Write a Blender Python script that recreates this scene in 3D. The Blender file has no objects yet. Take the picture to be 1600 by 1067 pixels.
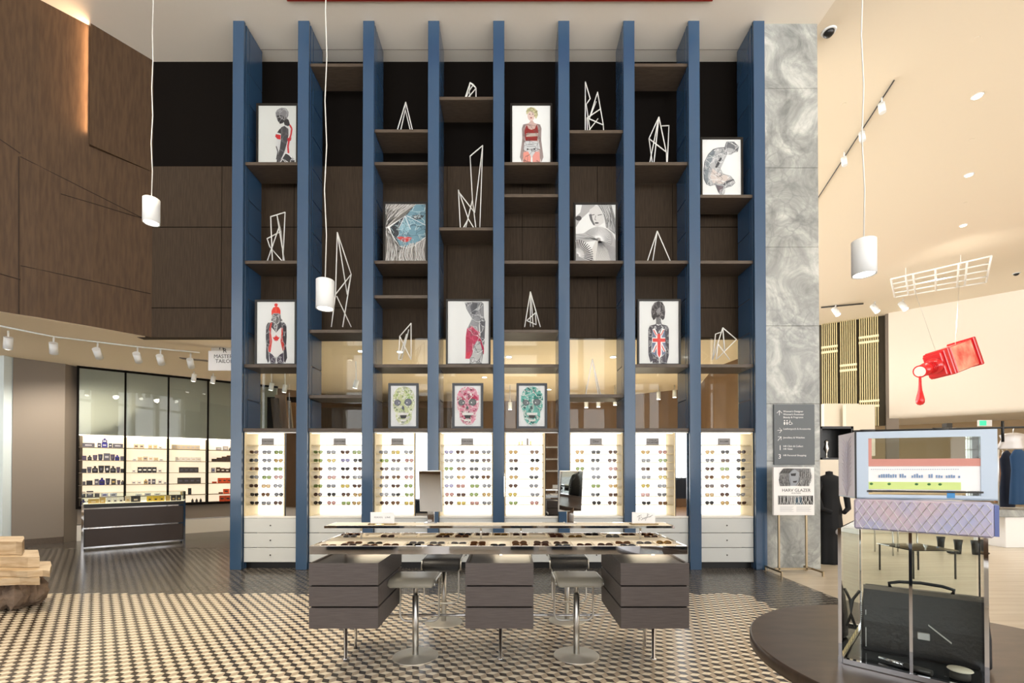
import bpy, math, random
from mathutils import Vector, Matrix
from math import sin, cos, pi, radians as R

C = bpy.context.scene
COL = C.collection

# ------------------------------------------------------------ camera
F = 720.0; PX0 = 798.0; PITCH = R(0.57); PY0 = 727.8; EYE = 1.55
cam_d = bpy.data.cameras.new('camera'); cam = bpy.data.objects.new('camera', cam_d); COL.objects.link(cam)
cam_d.sensor_width = 36; cam_d.lens = 36*F/1600
cam_d.shift_x = (800-PX0)/1600; cam_d.shift_y = (PY0-533.5)/1600
cam_d.clip_start = .05; cam_d.clip_end = 200
cam.location = (0, 0, EYE); cam.rotation_euler = (pi/2+PITCH, 0, 0)
C.camera = cam
# ------------------------------------------------------------ world, view, large lights
C.view_settings.view_transform = 'Standard'; C.view_settings.look = 'None'
C.view_settings.gamma = 1; C.view_settings.use_curve_mapping = False
C.view_settings.exposure = 0.3
W = bpy.data.worlds.new('world'); C.world = W; W.use_nodes = True
bg = W.node_tree.nodes['Background']
wt = W.node_tree; wtc = wt.nodes.new('ShaderNodeTexCoord'); wsx = wt.nodes.new('ShaderNodeSeparateXYZ')
wcr = wt.nodes.new('ShaderNodeMapRange'); wcr.inputs[1].default_value = -.12; wcr.inputs[2].default_value = .08
wcr.inputs[3].default_value = 6.4; wcr.inputs[4].default_value = 2.7      # brightness added below the horizon to lift the ceiling, sky above it
wt.links.new(wtc.outputs['Generated'], wsx.inputs[0]); wt.links.new(wsx.outputs[2], wcr.inputs[0]); wt.links.new(wcr.outputs[0], bg.inputs[1])
bg.inputs[0].default_value = (1, .985, .965, 1)
def area_light(name, loc, rot, sx, sy, power, col=(1, .93, .82)):
    d = bpy.data.lights.new(name, 'AREA'); d.shape = 'RECTANGLE'; d.size = sx; d.size_y = sy
    d.energy = power; d.color = col
    o = bpy.data.objects.new(name, d); COL.objects.link(o); o.location = loc; o.rotation_euler = rot
    return o
def spot_light(name, loc, target, power, ang=80, col=(1, .86, .66), size=.06, blend=.6):
    d = bpy.data.lights.new(name, 'SPOT'); d.energy = power; d.color = col; d.spot_size = R(ang)
    d.spot_blend = blend; d.shadow_soft_size = size
    o = bpy.data.objects.new(name, d); COL.objects.link(o); o.location = loc
    o.rotation_euler = (Vector(target)-Vector(loc)).to_track_quat('-Z', 'Y').to_euler()
    return o
def point_light(name, loc, power, col=(1, .86, .68), size=.1):
    d = bpy.data.lights.new(name, 'POINT'); d.energy = power; d.color = col; d.shadow_soft_size = size
    o = bpy.data.objects.new(name, d); COL.objects.link(o); o.location = loc
    return o

def P(px, py, Y):
    """photo pixel (1600 wide) at depth Y -> place in the room"""
    u = (px-PX0)/F; v = (py-PY0)/F
    t = Y/(cos(PITCH)+v*sin(PITCH))
    return Vector((u*t, Y, EYE+t*(sin(PITCH)-v*cos(PITCH))))
def PZ(px, py, z):
    """photo pixel on the level z -> place in the room"""
    u = (px-PX0)/F; v = (py-PY0)/F
    t = (z-EYE)/(sin(PITCH)-v*cos(PITCH))
    return Vector((u*t, t*(cos(PITCH)+v*sin(PITCH)), z))

# ------------------------------------------------------------ materials
def lin(c):
    if isinstance(c, str): c = tuple(int(c[i:i+2], 16) for i in (0, 2, 4))
    return tuple(((x/255)/12.92 if x/255 <= .04045 else ((x/255+.055)/1.055)**2.4) for x in c)+(1,)
M = {}
def mat(name, col, rough=.5, metal=0, emit=0, noise=None, bump=0, spec=None, alpha=None, coat=0, trans=0, ior=None, ecol=None):
    if name in M: return M[name]
    m = bpy.data.materials.new(name); m.use_nodes = True; nt = m.node_tree; n = nt.nodes
    b = n['Principled BSDF']
    b.inputs['Base Color'].default_value = lin(col); b.inputs['Roughness'].default_value = rough
    b.inputs['Metallic'].default_value = metal
    if spec is not None: b.inputs['Specular IOR Level'].default_value = spec
    if coat: b.inputs['Coat Weight'].default_value = coat; b.inputs['Coat Roughness'].default_value = .08
    if trans: b.inputs['Transmission Weight'].default_value = trans
    if ior: b.inputs['IOR'].default_value = ior
    if emit:
        b.inputs['Emission Color'].default_value = lin(ecol or col); b.inputs['Emission Strength'].default_value = emit
    if noise:   # (scale, second colour, stretch xyz)
        tc = n.new('ShaderNodeTexCoord'); mp = n.new('ShaderNodeMapping'); nz = n.new('ShaderNodeTexNoise')
        mx = n.new('ShaderNodeMixRGB'); mp.inputs['Scale'].default_value = noise[2]
        nz.inputs['Scale'].default_value = noise[0]; nz.inputs['Detail'].default_value = 8
        nt.links.new(tc.outputs['Object'], mp.inputs[0]); nt.links.new(mp.outputs[0], nz.inputs[0])
        mr = n.new('ShaderNodeMapRange'); mr.inputs[1].default_value = .35; mr.inputs[2].default_value = .65
        nt.links.new(nz.outputs[0], mr.inputs[0]); nt.links.new(mr.outputs[0], mx.inputs[0])
        mx.inputs[1].default_value = lin(col); mx.inputs[2].default_value = lin(noise[1])
        nt.links.new(mx.outputs[0], b.inputs['Base Color'])
        if bump:
            bp = n.new('ShaderNodeBump'); bp.inputs['Strength'].default_value = bump; bp.inputs['Distance'].default_value = .01
            nt.links.new(nz.outputs[0], bp.inputs['Height']); nt.links.new(bp.outputs[0], b.inputs['Normal'])
    M[name] = m; return m
def glass(name, tint=(245, 250, 250), ior=1.45, rough=.02):
    if name in M: return M[name]
    m = bpy.data.materials.new(name); m.use_nodes = True; nt = m.node_tree; n = nt.nodes
    n.remove(n['Principled BSDF']); out = n['Material Output']
    tr = n.new('ShaderNodeBsdfTransparent'); tr.inputs[0].default_value = lin(tint)
    gl = n.new('ShaderNodeBsdfGlossy'); gl.inputs['Roughness'].default_value = rough
    fr = n.new('ShaderNodeFresnel'); fr.inputs[0].default_value = ior
    mx = n.new('ShaderNodeMixShader')
    nt.links.new(fr.outputs[0], mx.inputs[0]); nt.links.new(tr.outputs[0], mx.inputs[1]); nt.links.new(gl.outputs[0], mx.inputs[2])
    nt.links.new(mx.outputs[0], out.inputs[0]); M[name] = m; return m
def marble():
    m = bpy.data.materials.new('marble'); m.use_nodes = True; nt = m.node_tree; n = nt.nodes; b = n['Principled BSDF']
    tc = n.new('ShaderNodeTexCoord'); nz = n.new('ShaderNodeTexNoise'); nz.inputs['Scale'].default_value = 1.6
    nz.inputs['Detail'].default_value = 9; nz.inputs['Distortion'].default_value = 1.2; nz.inputs['Roughness'].default_value = .68
    nt.links.new(tc.outputs['Object'], nz.inputs[0])
    cr = n.new('ShaderNodeValToRGB'); e = cr.color_ramp.elements
    e[0].position = .30; e[0].color = lin((118, 121, 120)); e[1].position = .72; e[1].color = lin((214, 216, 210))
    k = e.new(.5); k.color = lin((158, 161, 158))
    nt.links.new(nz.outputs[0], cr.inputs[0])
    mp = n.new('ShaderNodeVectorMath'); mp.operation = 'MULTIPLY_ADD'; mp.inputs[1].default_value = (.35, .35, .35)
    nz2 = n.new('ShaderNodeTexNoise'); nz2.inputs['Scale'].default_value = 3; nz2.inputs['Detail'].default_value = 6
    nt.links.new(tc.outputs['Object'], nz2.inputs[0]); nt.links.new(nz2.outputs['Color'], mp.inputs[0]); nt.links.new(tc.outputs['Object'], mp.inputs[2])
    vo = n.new('ShaderNodeTexVoronoi'); vo.feature = 'DISTANCE_TO_EDGE'; vo.inputs['Scale'].default_value = 4.5
    nt.links.new(mp.outputs[0], vo.inputs[0])
    mr = n.new('ShaderNodeMapRange'); mr.inputs[1].default_value = 0; mr.inputs[2].default_value = .10; mr.inputs[3].default_value = .35; mr.inputs[4].default_value = 0
    nt.links.new(vo.outputs[0], mr.inputs[0])
    mx = n.new('ShaderNodeMixRGB'); nt.links.new(mr.outputs[0], mx.inputs[0]); nt.links.new(cr.outputs[0], mx.inputs[1]); mx.inputs[2].default_value = lin((104, 108, 110))
    nz3 = n.new('ShaderNodeTexNoise'); nz3.inputs['Scale'].default_value = .9; nt.links.new(tc.outputs['Object'], nz3.inputs[0])
    mr3 = n.new('ShaderNodeMapRange'); mr3.inputs[1].default_value = .45; mr3.inputs[2].default_value = .6; nt.links.new(nz3.outputs[0], mr3.inputs[0])
    mul = n.new('ShaderNodeMath'); mul.operation = 'MULTIPLY'; nt.links.new(mr3.outputs[0], mul.inputs[0]); nt.links.new(mr.outputs[0], mul.inputs[1])
    nt.links.new(mul.outputs[0], mx.inputs[0])
    nt.links.new(mx.outputs[0], b.inputs['Base Color']); b.inputs['Roughness'].default_value = .25
    M['marble'] = m; return m
marble()
WOODS = (6, 6, .5)
mat('ceiling_paint', (240, 232, 218), .9)
mat('ceiling_warm', (224, 213, 193), .9)
mat('soffit_paint', (240, 224, 196), .9)
mat('wall_wood', (88, 68, 49), .6, noise=(5, (75, 57, 41), (6, 6, .6)), bump=.05, spec=.25)
mat('wall_seam', (52, 38, 28), .8)
mat('wall_dark', (74, 62, 50), .7, noise=(7, (62, 52, 42), (8, 8, .5)), spec=.15)
mat('wall_black', (16, 12, 9), .8, spec=.1)
mat('wall_tan', (124, 98, 74), .7, noise=(3, (112, 88, 66), (1, 1, .4)))
mat('grey_panel', (126, 116, 105), .6)
mat('pale_wall', (236, 228, 212), .8)
mat('tan_wall', (206, 184, 150), .8)
mat('white_column', (215, 228, 232), .5)
mat('blue_paint', (50, 79, 109), .24, coat=.4)
mat('blue_dark', (16, 34, 56), .5)
mat('shelf_wood', (88, 76, 64), .45, noise=(8, (74, 63, 53), (1, 6, 6)))
mat('case_white', (236, 234, 226), .35)
mat('case_side', (240, 222, 180), .5)
mat('light_panel', (255, 252, 246), .6, emit=1.5)
mat('light_strip', (255, 236, 196), .6, emit=2.2)
mat('drawer_paint', (205, 208, 206), .35)
mat('seam_dark', (60, 58, 55), .7)
mat('black_metal', (18, 18, 18), .35)
mat('frame_black', (16, 14, 12), .3)
mat('frame_slate', (52, 58, 66), .35)
mat('chrome', (222, 224, 230), .035, metal=1)
mat('steel', (214, 214, 212), .3, metal=1)
mat('brushed_steel', (232, 229, 220), .5, metal=1)
mat('mirror', (240, 243, 245), .02, metal=1)
mat('white_metal', (240, 240, 236), .4)
mat('table_wood', (98, 91, 90), .45, noise=(12, (86, 80, 79), (.6, 3, 12)), bump=.02, spec=.3)
mat('black_leather', (22, 23, 26), .38, noise=(60, (30, 31, 34), (1, 1, 1)), bump=.2)
mat('grey_leather', (150, 145, 132), .35)
mat('tray_cream', (238, 229, 210), .6)
mat('white_card', (242, 242, 242), .5)
mat('grey_card', (150, 148, 150), .5)
mat('ink', (40, 42, 46), .6)
mat('white_ink', (240, 240, 240), .6)
mat('lamp_white', (232, 236, 238), .35)
mat('lamp_glow', (255, 250, 240), .5, emit=9)
mat('cord_white', (225, 225, 220), .6)
mat('red_gloss', (205, 18, 30), .18, coat=.5)
mat('red_pale', (245, 196, 168), .2, noise=(1.6, (222, 96, 84), (1, 1, 1)))
mat('red_trim', (150, 40, 25), .5)
mat('sign_grey', (98, 104, 108), .5)
mat('light_floor', (210, 199, 180), .3, noise=(2.2, (192, 178, 156), (.35, 5, 1)))
mat('brown_floor', (150, 112, 74), .4, noise=(2.5, (132, 98, 64), (.4, 5, 1)))
mat('grout', (70, 58, 48), .6)
mat('grout_dark', (128, 120, 108), .5)
mat('tile_light', (230, 220, 200), .24)
mat('tile_tan', (178, 162, 142), .24)
mat('tile_dark', (58, 50, 45), .22)
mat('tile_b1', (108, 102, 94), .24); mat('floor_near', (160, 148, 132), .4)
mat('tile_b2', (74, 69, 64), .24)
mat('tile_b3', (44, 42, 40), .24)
mat('slat_gold', (214, 200, 150), .5)
mat('slat_back', (66, 60, 48), .8)
mat('slat_joint', (240, 232, 196), .5)
mat('stone_slab', (196, 172, 136), .5, noise=(4, (168, 140, 104), (1, 1, 6)))
mat('stone_rough', (150, 130, 112), .8, noise=(9, (96, 82, 72), (1, 1, 1)), bump=.6)
mat('dark_wood_round', (58, 46, 38), .3, noise=(7, (74, 60, 50), (1, 3, 1)))
glass('pane', (246, 250, 250)); glass('shelf_glass', (222, 210, 180)); glass('case_glass', (250, 253, 252), 1.35); glass('print_glass', (252, 252, 252), 1.14)

# ------------------------------------------------------------ mesh builder
WL = {}
class MB:
    def __init__(s): s.v = []; s.f = []; s.m = []; s.sm = []
    def add(s, vs, fs, m=0, smooth=False):
        o = len(s.v); s.v += [tuple(v) for v in vs]
        for f in fs: s.f.append(tuple(i+o for i in f)); s.m.append(m); s.sm.append(smooth)
        return s
    def box(s, x0, x1, y0, y1, z0, z1, m=0):
        if x1 < x0: x0, x1 = x1, x0
        if y1 < y0: y0, y1 = y1, y0
        if z1 < z0: z0, z1 = z1, z0
        return s.add([(x, y, z) for z in (z0, z1) for y in (y0, y1) for x in (x0, x1)],
              [(0, 2, 3, 1), (4, 5, 7, 6), (0, 1, 5, 4), (2, 6, 7, 3), (0, 4, 6, 2), (1, 3, 7, 5)], m)
    def bbox(s, x0, x1, y0, y1, z0, z1, b=.005, m=0):
        """box with bevelled edges"""
        xs = (x0, x1); ys = (y0, y1); zs = (z0, z1); vs = []; idx = {}
        for i in (0, 1):
            for j in (0, 1):
                for k in (0, 1):
                    sx = b if i == 0 else -b; sy = b if j == 0 else -b; sz = b if k == 0 else -b
                    for a in range(3):
                        idx[(i, j, k, a)] = len(vs)
                        vs.append((xs[i]+(sx if a != 0 else 0), ys[j]+(sy if a != 1 else 0), zs[k]+(sz if a != 2 else 0)))
        fs = []
        for i in (0, 1): fs.append([idx[(i, 0, 0, 0)], idx[(i, 1, 0, 0)], idx[(i, 1, 1, 0)], idx[(i, 0, 1, 0)]][::(1 if i else -1)])
        for j in (0, 1): fs.append([idx[(0, j, 0, 1)], idx[(0, j, 1, 1)], idx[(1, j, 1, 1)], idx[(1, j, 0, 1)]][::(1 if j else -1)])
        for k in (0, 1): fs.append([idx[(0, 0, k, 2)], idx[(1, 0, k, 2)], idx[(1, 1, k, 2)], idx[(0, 1, k, 2)]][::(1 if k else -1)])
        for j in (0, 1):
            for k in (0, 1): fs.append([idx[(0, j, k, 1)], idx[(1, j, k, 1)], idx[(1, j, k, 2)], idx[(0, j, k, 2)]])
        for i in (0, 1):
            for k in (0, 1): fs.append([idx[(i, 0, k, 0)], idx[(i, 1, k, 0)], idx[(i, 1, k, 2)], idx[(i, 0, k, 2)]])
        for i in (0, 1):
            for j in (0, 1): fs.append([idx[(i, j, 0, 0)], idx[(i, j, 1, 0)], idx[(i, j, 1, 1)], idx[(i, j, 0, 1)]])
        for i in (0, 1):
            for j in (0, 1):
                for k in (0, 1): fs.append([idx[(i, j, k, 0)], idx[(i, j, k, 1)], idx[(i, j, k, 2)]])
        return s.add(vs, fs, m)
    def obox(s, c, ax, ay, az, m=0):
        """box from centre and three half-axis vectors"""
        c = Vector(c); ax = Vector(ax); ay = Vector(ay); az = Vector(az)
        return s.add([c+ax*i+ay*j+az*k for k in (-1, 1) for j in (-1, 1) for i in (-1, 1)],
              [(0, 2, 3, 1), (4, 5, 7, 6), (0, 1, 5, 4), (2, 6, 7, 3), (0, 4, 6, 2), (1, 3, 7, 5)], m)
    def tube(s, pts, r, n=8, m=0, caps=True, closed=False):
        pts = [Vector(p) for p in pts]; rs = r if isinstance(r, (list, tuple)) else [r]*len(pts)
        N = len(pts); vs = []; up = None
        for i, p in enumerate(pts):
            if closed: d = pts[(i+1) % N]-pts[i-1]
            else: d = (pts[min(i+1, N-1)]-pts[max(i-1, 0)])
            d.normalize()
            if up is None:
                up = Vector((0, 0, 1)) if abs(d.z) < .9 else Vector((1, 0, 0))
            a = d.cross(up).normalized(); b = a.cross(d).normalized(); up = b
            for k in range(n):
                t = 2*pi*k/n; vs.append(p+(a*cos(t)+b*sin(t))*rs[i])
        fs = []
        for i in range(N if closed else N-1):
            j = (i+1) % N
            for k in range(n): fs.append((i*n+k, i*n+(k+1) % n, j*n+(k+1) % n, j*n+k))
        s.add(vs, fs, m, n > 5)
        if caps and not closed:
            o = len(s.v)-len(vs)
            s.f.append(tuple(o+k for k in range(n))[::-1]); s.m.append(m); s.sm.append(False)
            s.f.append(tuple(o+(N-1)*n+k for k in range(n))); s.m.append(m); s.sm.append(False)
        return s
    def lathe(s, c, prof, n=24, m=0, smooth=True, sx=1, sy=1):
        """profile of (radius, z) round a vertical axis at c"""
        vs = []; N = len(prof)
        for (r, z) in prof:
            for k in range(n):
                t = 2*pi*k/n; vs.append((c[0]+r*sx*cos(t), c[1]+r*sy*sin(t), c[2]+z))
        fs = [(i*n+k, i*n+(k+1) % n, (i+1)*n+(k+1) % n, (i+1)*n+k) for i in range(N-1) for k in range(n)]
        fs2 = [tuple(range(n))[::-1], tuple((N-1)*n+k for k in range(n))]
        o = len(s.v); s.add(vs, fs, m, smooth)
        for f in fs2: s.f.append(tuple(i+o for i in f)); s.m.append(m); s.sm.append(False)
        return s
    def prism(s, poly, z0, z1, m=0):
        n = len(poly)
        return s.add([(x, y, z0) for x, y in poly]+[(x, y, z1) for x, y in poly],
            [tuple(range(n))[::-1], tuple(range(n, 2*n))]+[(i, (i+1) % n, n+(i+1) % n, n+i) for i in range(n)], m)
    def extr(s, poly, off, m=0, smooth=False):
        """3-D polygon swept by a vector"""
        n = len(poly); off = Vector(off)
        return s.add([Vector(p) for p in poly]+[Vector(p)+off for p in poly],
            [tuple(range(n))[::-1], tuple(range(n, 2*n))]+[(i, (i+1) % n, n+(i+1) % n, n+i) for i in range(n)], m, smooth)
    def quad(s, a, b, c, d, m=0): return s.add([a, b, c, d], [(0, 1, 2, 3)], m)
    def sphere(s, c, rx, ry, rz, n=12, m=0):
        prof = [(sin(pi*(i+.001)/(n-1+.002)), -cos(pi*i/(n-1))) for i in range(n)]
        vs = []; K = n*2
        for r, z in prof:
            for k in range(K): t = 2*pi*k/K; vs.append((c[0]+rx*r*cos(t), c[1]+ry*r*sin(t), c[2]+rz*z))
        fs = [(i*K+k, i*K+(k+1) % K, (i+1)*K+(k+1) % K, (i+1)*K+k) for i in range(n-1) for k in range(K)]
        return s.add(vs, fs, m, True)
    def xf(s, mtx, start=0):
        s.v[start:] = [tuple(mtx @ Vector(v)) for v in s.v[start:]]; return s
    def build(s, name, mats, parent=None, loc=None, local=False):
        if not isinstance(mats, (list, tuple)): mats = [mats]
        if parent is not None: o3 = WL.get(parent.name_full, Vector((0, 0, 0)))
        elif loc is not None: o3 = Vector(loc)
        else:
            xs = [v[0] for v in s.v]; ys = [v[1] for v in s.v]; zs = [v[2] for v in s.v]
            o3 = Vector(((min(xs)+max(xs))/2, (min(ys)+max(ys))/2, min(zs)))
        if local: o3 = Vector((0, 0, 0))
        me = bpy.data.meshes.new(name)
        me.from_pydata([(v[0]-o3[0], v[1]-o3[1], v[2]-o3[2]) for v in s.v], [], s.f)
        for mm in mats: me.materials.append(M[mm] if isinstance(mm, str) else mm)
        me.polygons.foreach_set('material_index', s.m); me.polygons.foreach_set('use_smooth', s.sm); me.update()
        o = bpy.data.objects.new(name, me); COL.objects.link(o)
        if parent is not None: o.parent = parent
        else: o.location = o3 if not local else (loc or (0, 0, 0))
        WL[o.name_full] = o3
        return o
def tag(o, label=None, cat=None, group=None, kind=None):
    if label: o['label'] = label
    if cat: o['category'] = cat
    if group: o['group'] = group
    if kind: o['kind'] = kind
    return o
def thing(name, label, cat, loc=(0, 0, 0), group=None, rz=0):
    o = bpy.data.objects.new(name, None); COL.objects.link(o); o.location = loc; o.rotation_euler = (0, 0, rz)
    o.empty_display_size = .1; WL[o.name_full] = Vector(loc) if rz == 0 else Vector((0, 0, 0))
    return tag(o, label, cat, group)
KIDS = {}
def dup(root, loc, rz=None, label=None, group=None):
    r = root.copy(); COL.objects.link(r); r.location = loc
    if rz is not None: r.rotation_euler = (0, 0, rz)
    if label: r['label'] = label
    if group: r['group'] = group
    for ch in list(root.children):
        c = ch.copy(); COL.objects.link(c); c.parent = r
        for g in list(ch.children):
            d = g.copy(); COL.objects.link(d); d.parent = c
    return r
def struct(name, mb, mats): return tag(mb.build(name, mats, loc=(0, 0, 0)), kind='structure')
def text_mb(txt, size, mtx, m=0, align='CENTER', ext=.0008, spacing=1.0):
    """lettering as real thin mesh, in the XY plane, then placed by a matrix"""
    cu = bpy.data.curves.new('lettering', 'FONT'); cu.body = txt; cu.size = size; cu.align_x = align; cu.align_y = 'CENTER'
    cu.extrude = ext; cu.space_character = spacing; cu.resolution_u = 3
    t = bpy.data.objects.new('lettering', cu); COL.objects.link(t)
    me = bpy.data.meshes.new_from_object(t)
    b = MB(); b.add([mtx @ v.co for v in me.vertices], [tuple(p.vertices) for p in me.polygons], m)
    bpy.data.objects.remove(t); bpy.data.curves.remove(cu); bpy.data.meshes.remove(me)
    return b
def merge(a, b): 
    o = len(a.v); a.v += b.v; a.f += [tuple(i+o for i in f) for f in b.f]; a.m += b.m; a.sm += b.sm; return a
def face_mtx(loc, rz=0):
    """text plane facing -Y (towards the viewer), turned by rz about the vertical"""
    return Matrix.Translation(loc) @ Matrix.Rotation(rz, 4, 'Z') @ Matrix.Rotation(pi/2, 4, 'X')
ORD = ['first', 'second', 'third', 'fourth', 'fifth', 'sixth', 'seventh', 'eighth', 'ninth', 'tenth', 'eleventh', 'twelfth', 'thirteenth', 'fourteenth', 'fifteenth', 'sixteenth', 'seventeenth', 'eighteenth']
# ============================================================ SETTING
CE = P(800, 32, 7.2).z          # main ceiling
YW = 7.93; ZS = 3.85            # dark wall plane behind the shelving, its lower edge / low ceiling
LEFT = [(-6.2, YW), (-6.68, 7.33), (-7.1, 6.88), (-7.75, 6.3), (-8.7, 5.6), (-9.9, 4.9), (-12.5, 3.6)]
YR = -5.0                       # window side behind the viewpoint
# ---- floor: tumbling-block tiles laid as real pieces
def in_light(x, y): return x > 3.96
fl = MB()
fl.box(-14, 3.96, YR, 24, -.06, -.0015, 0); fl.box(-14, 3.96, YR, 2.1, -.0014, 0, 9); fl.box(-10.7, 3.95, 5.82, 9.25, -.0014, -.0007, 10); fl.box(2.97, 3.95, 2.2, 5.82, -.0014, -.0007, 10); fl.box(-5, 3.94, 9.3, 18, -.001, .002, 4)  # far-room floor, out of sight, made pale to bounce light up
fl.box(3.96, 30, YR, 30, -.06, 0, 4)
fl.box(3.96, 30, YR, 3.1, 0, .0008, 5)
rnd = random.Random(5)
def tiles():
    th = R(12); a = .1; s = a/math.sqrt(3)
    a1 = (a*cos(th), a*sin(th)); a2 = (a*cos(th+pi/3), a*sin(th+pi/3))
    vx = [(s*cos(th+pi/6+k*pi/3), s*sin(th+pi/6+k*pi/3)) for k in range(6)]
    det = a1[0]*a2[1]-a1[1]*a2[0]
    g = .965
    def emit(x0, x1, y0, y1, test, mats):
        cs = [((x*a2[1]-y*a2[0])/det, (a1[0]*y-a1[1]*x)/det) for x in (x0, x1) for y in (y0, y1)]
        i0 = int(min(c[0] for c in cs))-1; i1 = int(max(c[0] for c in cs))+1
        j0 = int(min(c[1] for c in cs))-1; j1 = int(max(c[1] for c in cs))+1
        for i in range(i0, i1+1):
            for j in range(j0, j1+1):
                x = i*a1[0]+j*a2[0]; y = i*a1[1]+j*a2[1]
                if not (x0 <= x <= x1 and y0 <= y <= y1) or not test(x, y): continue
                for q in range(3):     # three rhombi round the centre
                    A = vx[(2*q) % 6]; B = vx[(2*q+1) % 6]; D = vx[(2*q+2) % 6]
                    cx = (A[0]+D[0])/2; cy = (A[1]+D[1])/2
                    pts = [(0, 0), A, B, D]
                    pts = [(x+cx+(p[0]-cx)*g, y+cy+(p[1]-cy)*g, 0) for p in pts]
                    o = len(fl.v); fl.v += pts; fl.f.append((o, o+1, o+2, o+3)); fl.m.append(mats[q]); fl.sm.append(False)
    # q: 0 = upper face, 1 = lower left, 2 = lower right
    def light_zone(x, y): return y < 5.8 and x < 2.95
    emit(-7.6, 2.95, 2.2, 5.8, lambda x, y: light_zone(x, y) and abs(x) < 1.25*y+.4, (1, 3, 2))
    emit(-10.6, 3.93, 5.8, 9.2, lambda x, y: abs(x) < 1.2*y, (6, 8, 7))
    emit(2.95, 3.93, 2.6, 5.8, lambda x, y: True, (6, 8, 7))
tiles()
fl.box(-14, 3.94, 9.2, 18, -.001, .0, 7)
struct('floor', fl, ['grout', 'tile_light', 'tile_tan', 'tile_dark', 'light_floor', 'brown_floor', 'tile_b1', 'tile_b2', 'tile_b3', 'floor_near', 'grout_dark'])
# ---- ceilings
c = MB(); c.prism([(-14, YR), (4.9, YR), (4.9, YW+.1), (-14, YW+.1)], CE, CE+.2, 0)
c.box(-4.4, 4.0, 7.70, 7.705, CE-.004, CE, 1)
struct('ceiling', c, ['ceiling_paint', 'grey_panel'])
c = MB(); c.prism([(4.9, YR), (30, YR), (30, 30), (4.9, 30)], CE, CE+.2, 0)
struct('ceiling', c, ['ceiling_warm'])
c = MB(); c.prism([(x-.06, y+.06) for x, y in LEFT]+[(-14, 3.7), (-14, 18), (4.9, 18), (4.9, YW+.08)], ZS, ZS+.15, 0)
struct('ceiling', c, ['soffit_paint'])
# ---- dark wall behind the shelving: black top band, brown panels under it
w = MB(); z1 = P(300, 260, YW).z; z2 = P(300, 355, YW).z; z3 = P(300, 481, YW).z
w.box(-6.45, 4.9, YW, YW+.15, ZS-.003, z1, 0); w.box(-6.45, 4.9, YW+.004, YW+.15, z1, CE, 1)
for z in (z2, z3): w.box(-6.2, 4.0, YW-.003, YW, z-.006, z+.006, 2)
for x in (-5.0, -3.75, -2.45, -1.1, .2, 1.5, 2.8): w.box(x-.004, x+.004, YW-.003, YW, ZS, z1, 2)
struct('wall_back', w, ['wall_dark', 'wall_black', 'wall_black'])
# ---- curved brown wall on the left, hung above the low ceiling
w = MB(); n = len(LEFT)
for i in range(n-1):
    (xa, ya), (xb, yb) = LEFT[i], LEFT[i+1]
    d = Vector((xb-xa, yb-ya, 0)).normalized(); nn = Vector((d.y, -d.x, 0))*-.12
    if nn.x > 0: nn = -nn
    w.add([(xa, ya, ZS-.003), (xb, yb, ZS-.003), (xb, yb, CE), (xa, ya, CE)], [(0, 1, 2, 3)], 0)
w.add([(LEFT[-1][0], LEFT[-1][1], 0), (LEFT[-1][0], YR, 0), (LEFT[-1][0], YR, CE), (LEFT[-1][0], LEFT[-1][1], CE)], [(0, 1, 2, 3)], 0)
def on_left(px, py):
    """place on the curved wall seen through a pixel"""
    u = P(px, py, 1.0)
    for i in range(n-1):
        a = Vector(LEFT[i]); b = Vector(LEFT[i+1]); d = b-a
        # a + s d = t*(u.x,1)
        den = d.x-u.x*d.y
        s_ = (u.x*a.y-a.x)/den
        if -.001 <= s_ <= 1.001:
            Y = a.y+s_*d.y
            return P(px, py, Y)+Vector((.006, -.006, 0))
    return P(px, py, 6.3)
for (pa, pb) in (((0, 218), (32, 240)), ((32, 245), (235, 347)), ((32, 415), (235, 459)), ((0, 428), (32, 437)), ((95, 303), (235, 345))):
    w.tube([on_left(*pa), on_left((pa[0]+pb[0])/2, (pa[1]+pb[1])/2), on_left(*pb)], .006, 4, 1)
w.tube([on_left(29, 245), on_left(29, 490)], .006, 4, 1)
struct('wall_left', w, ['wall_wood', 'wall_seam'])
w = MB(); p0 = on_left(141, 44); p1 = on_left(138, 228)     # fin standing off the wall with a lit slot behind it
d = Vector((LEFT[1][0]-LEFT[0][0], LEFT[1][1]-LEFT[0][1], 0)).normalized()
q = Vector((p0.x, p0.y, 0)); nrm = Vector((.75, -.66, 0))*.6
w.add([(LEFT[0][0]+.005, LEFT[0][1]-.02, p1.z), (q.x+nrm.x*.1, q.y+nrm.y*.1, p1.z), (q.x+nrm.x*.1, q.y+nrm.y*.1, CE), (LEFT[0][0]+.005, LEFT[0][1]-.02, CE)], [(0, 1, 2, 3)], 0)
w.add([(q.x, q.y, p1.z), (q.x+nrm.x*.1, q.y+nrm.y*.1, p1.z), (q.x+nrm.x*.1, q.y+nrm.y*.1, CE), (q.x, q.y, CE)], [(0, 1, 2, 3)], 0)
w.add([(LEFT[0][0], LEFT[0][1], p1.z), (q.x, q.y, p1.z), (q.x+nrm.x*.1, q.y+nrm.y*.1, p1.z)], [(0, 1, 2)], 0)
struct('trim_1', w, ['wall_wood'])
p0s = q+d*.012+Vector(nrm)*.055; slot_d = d
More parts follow.
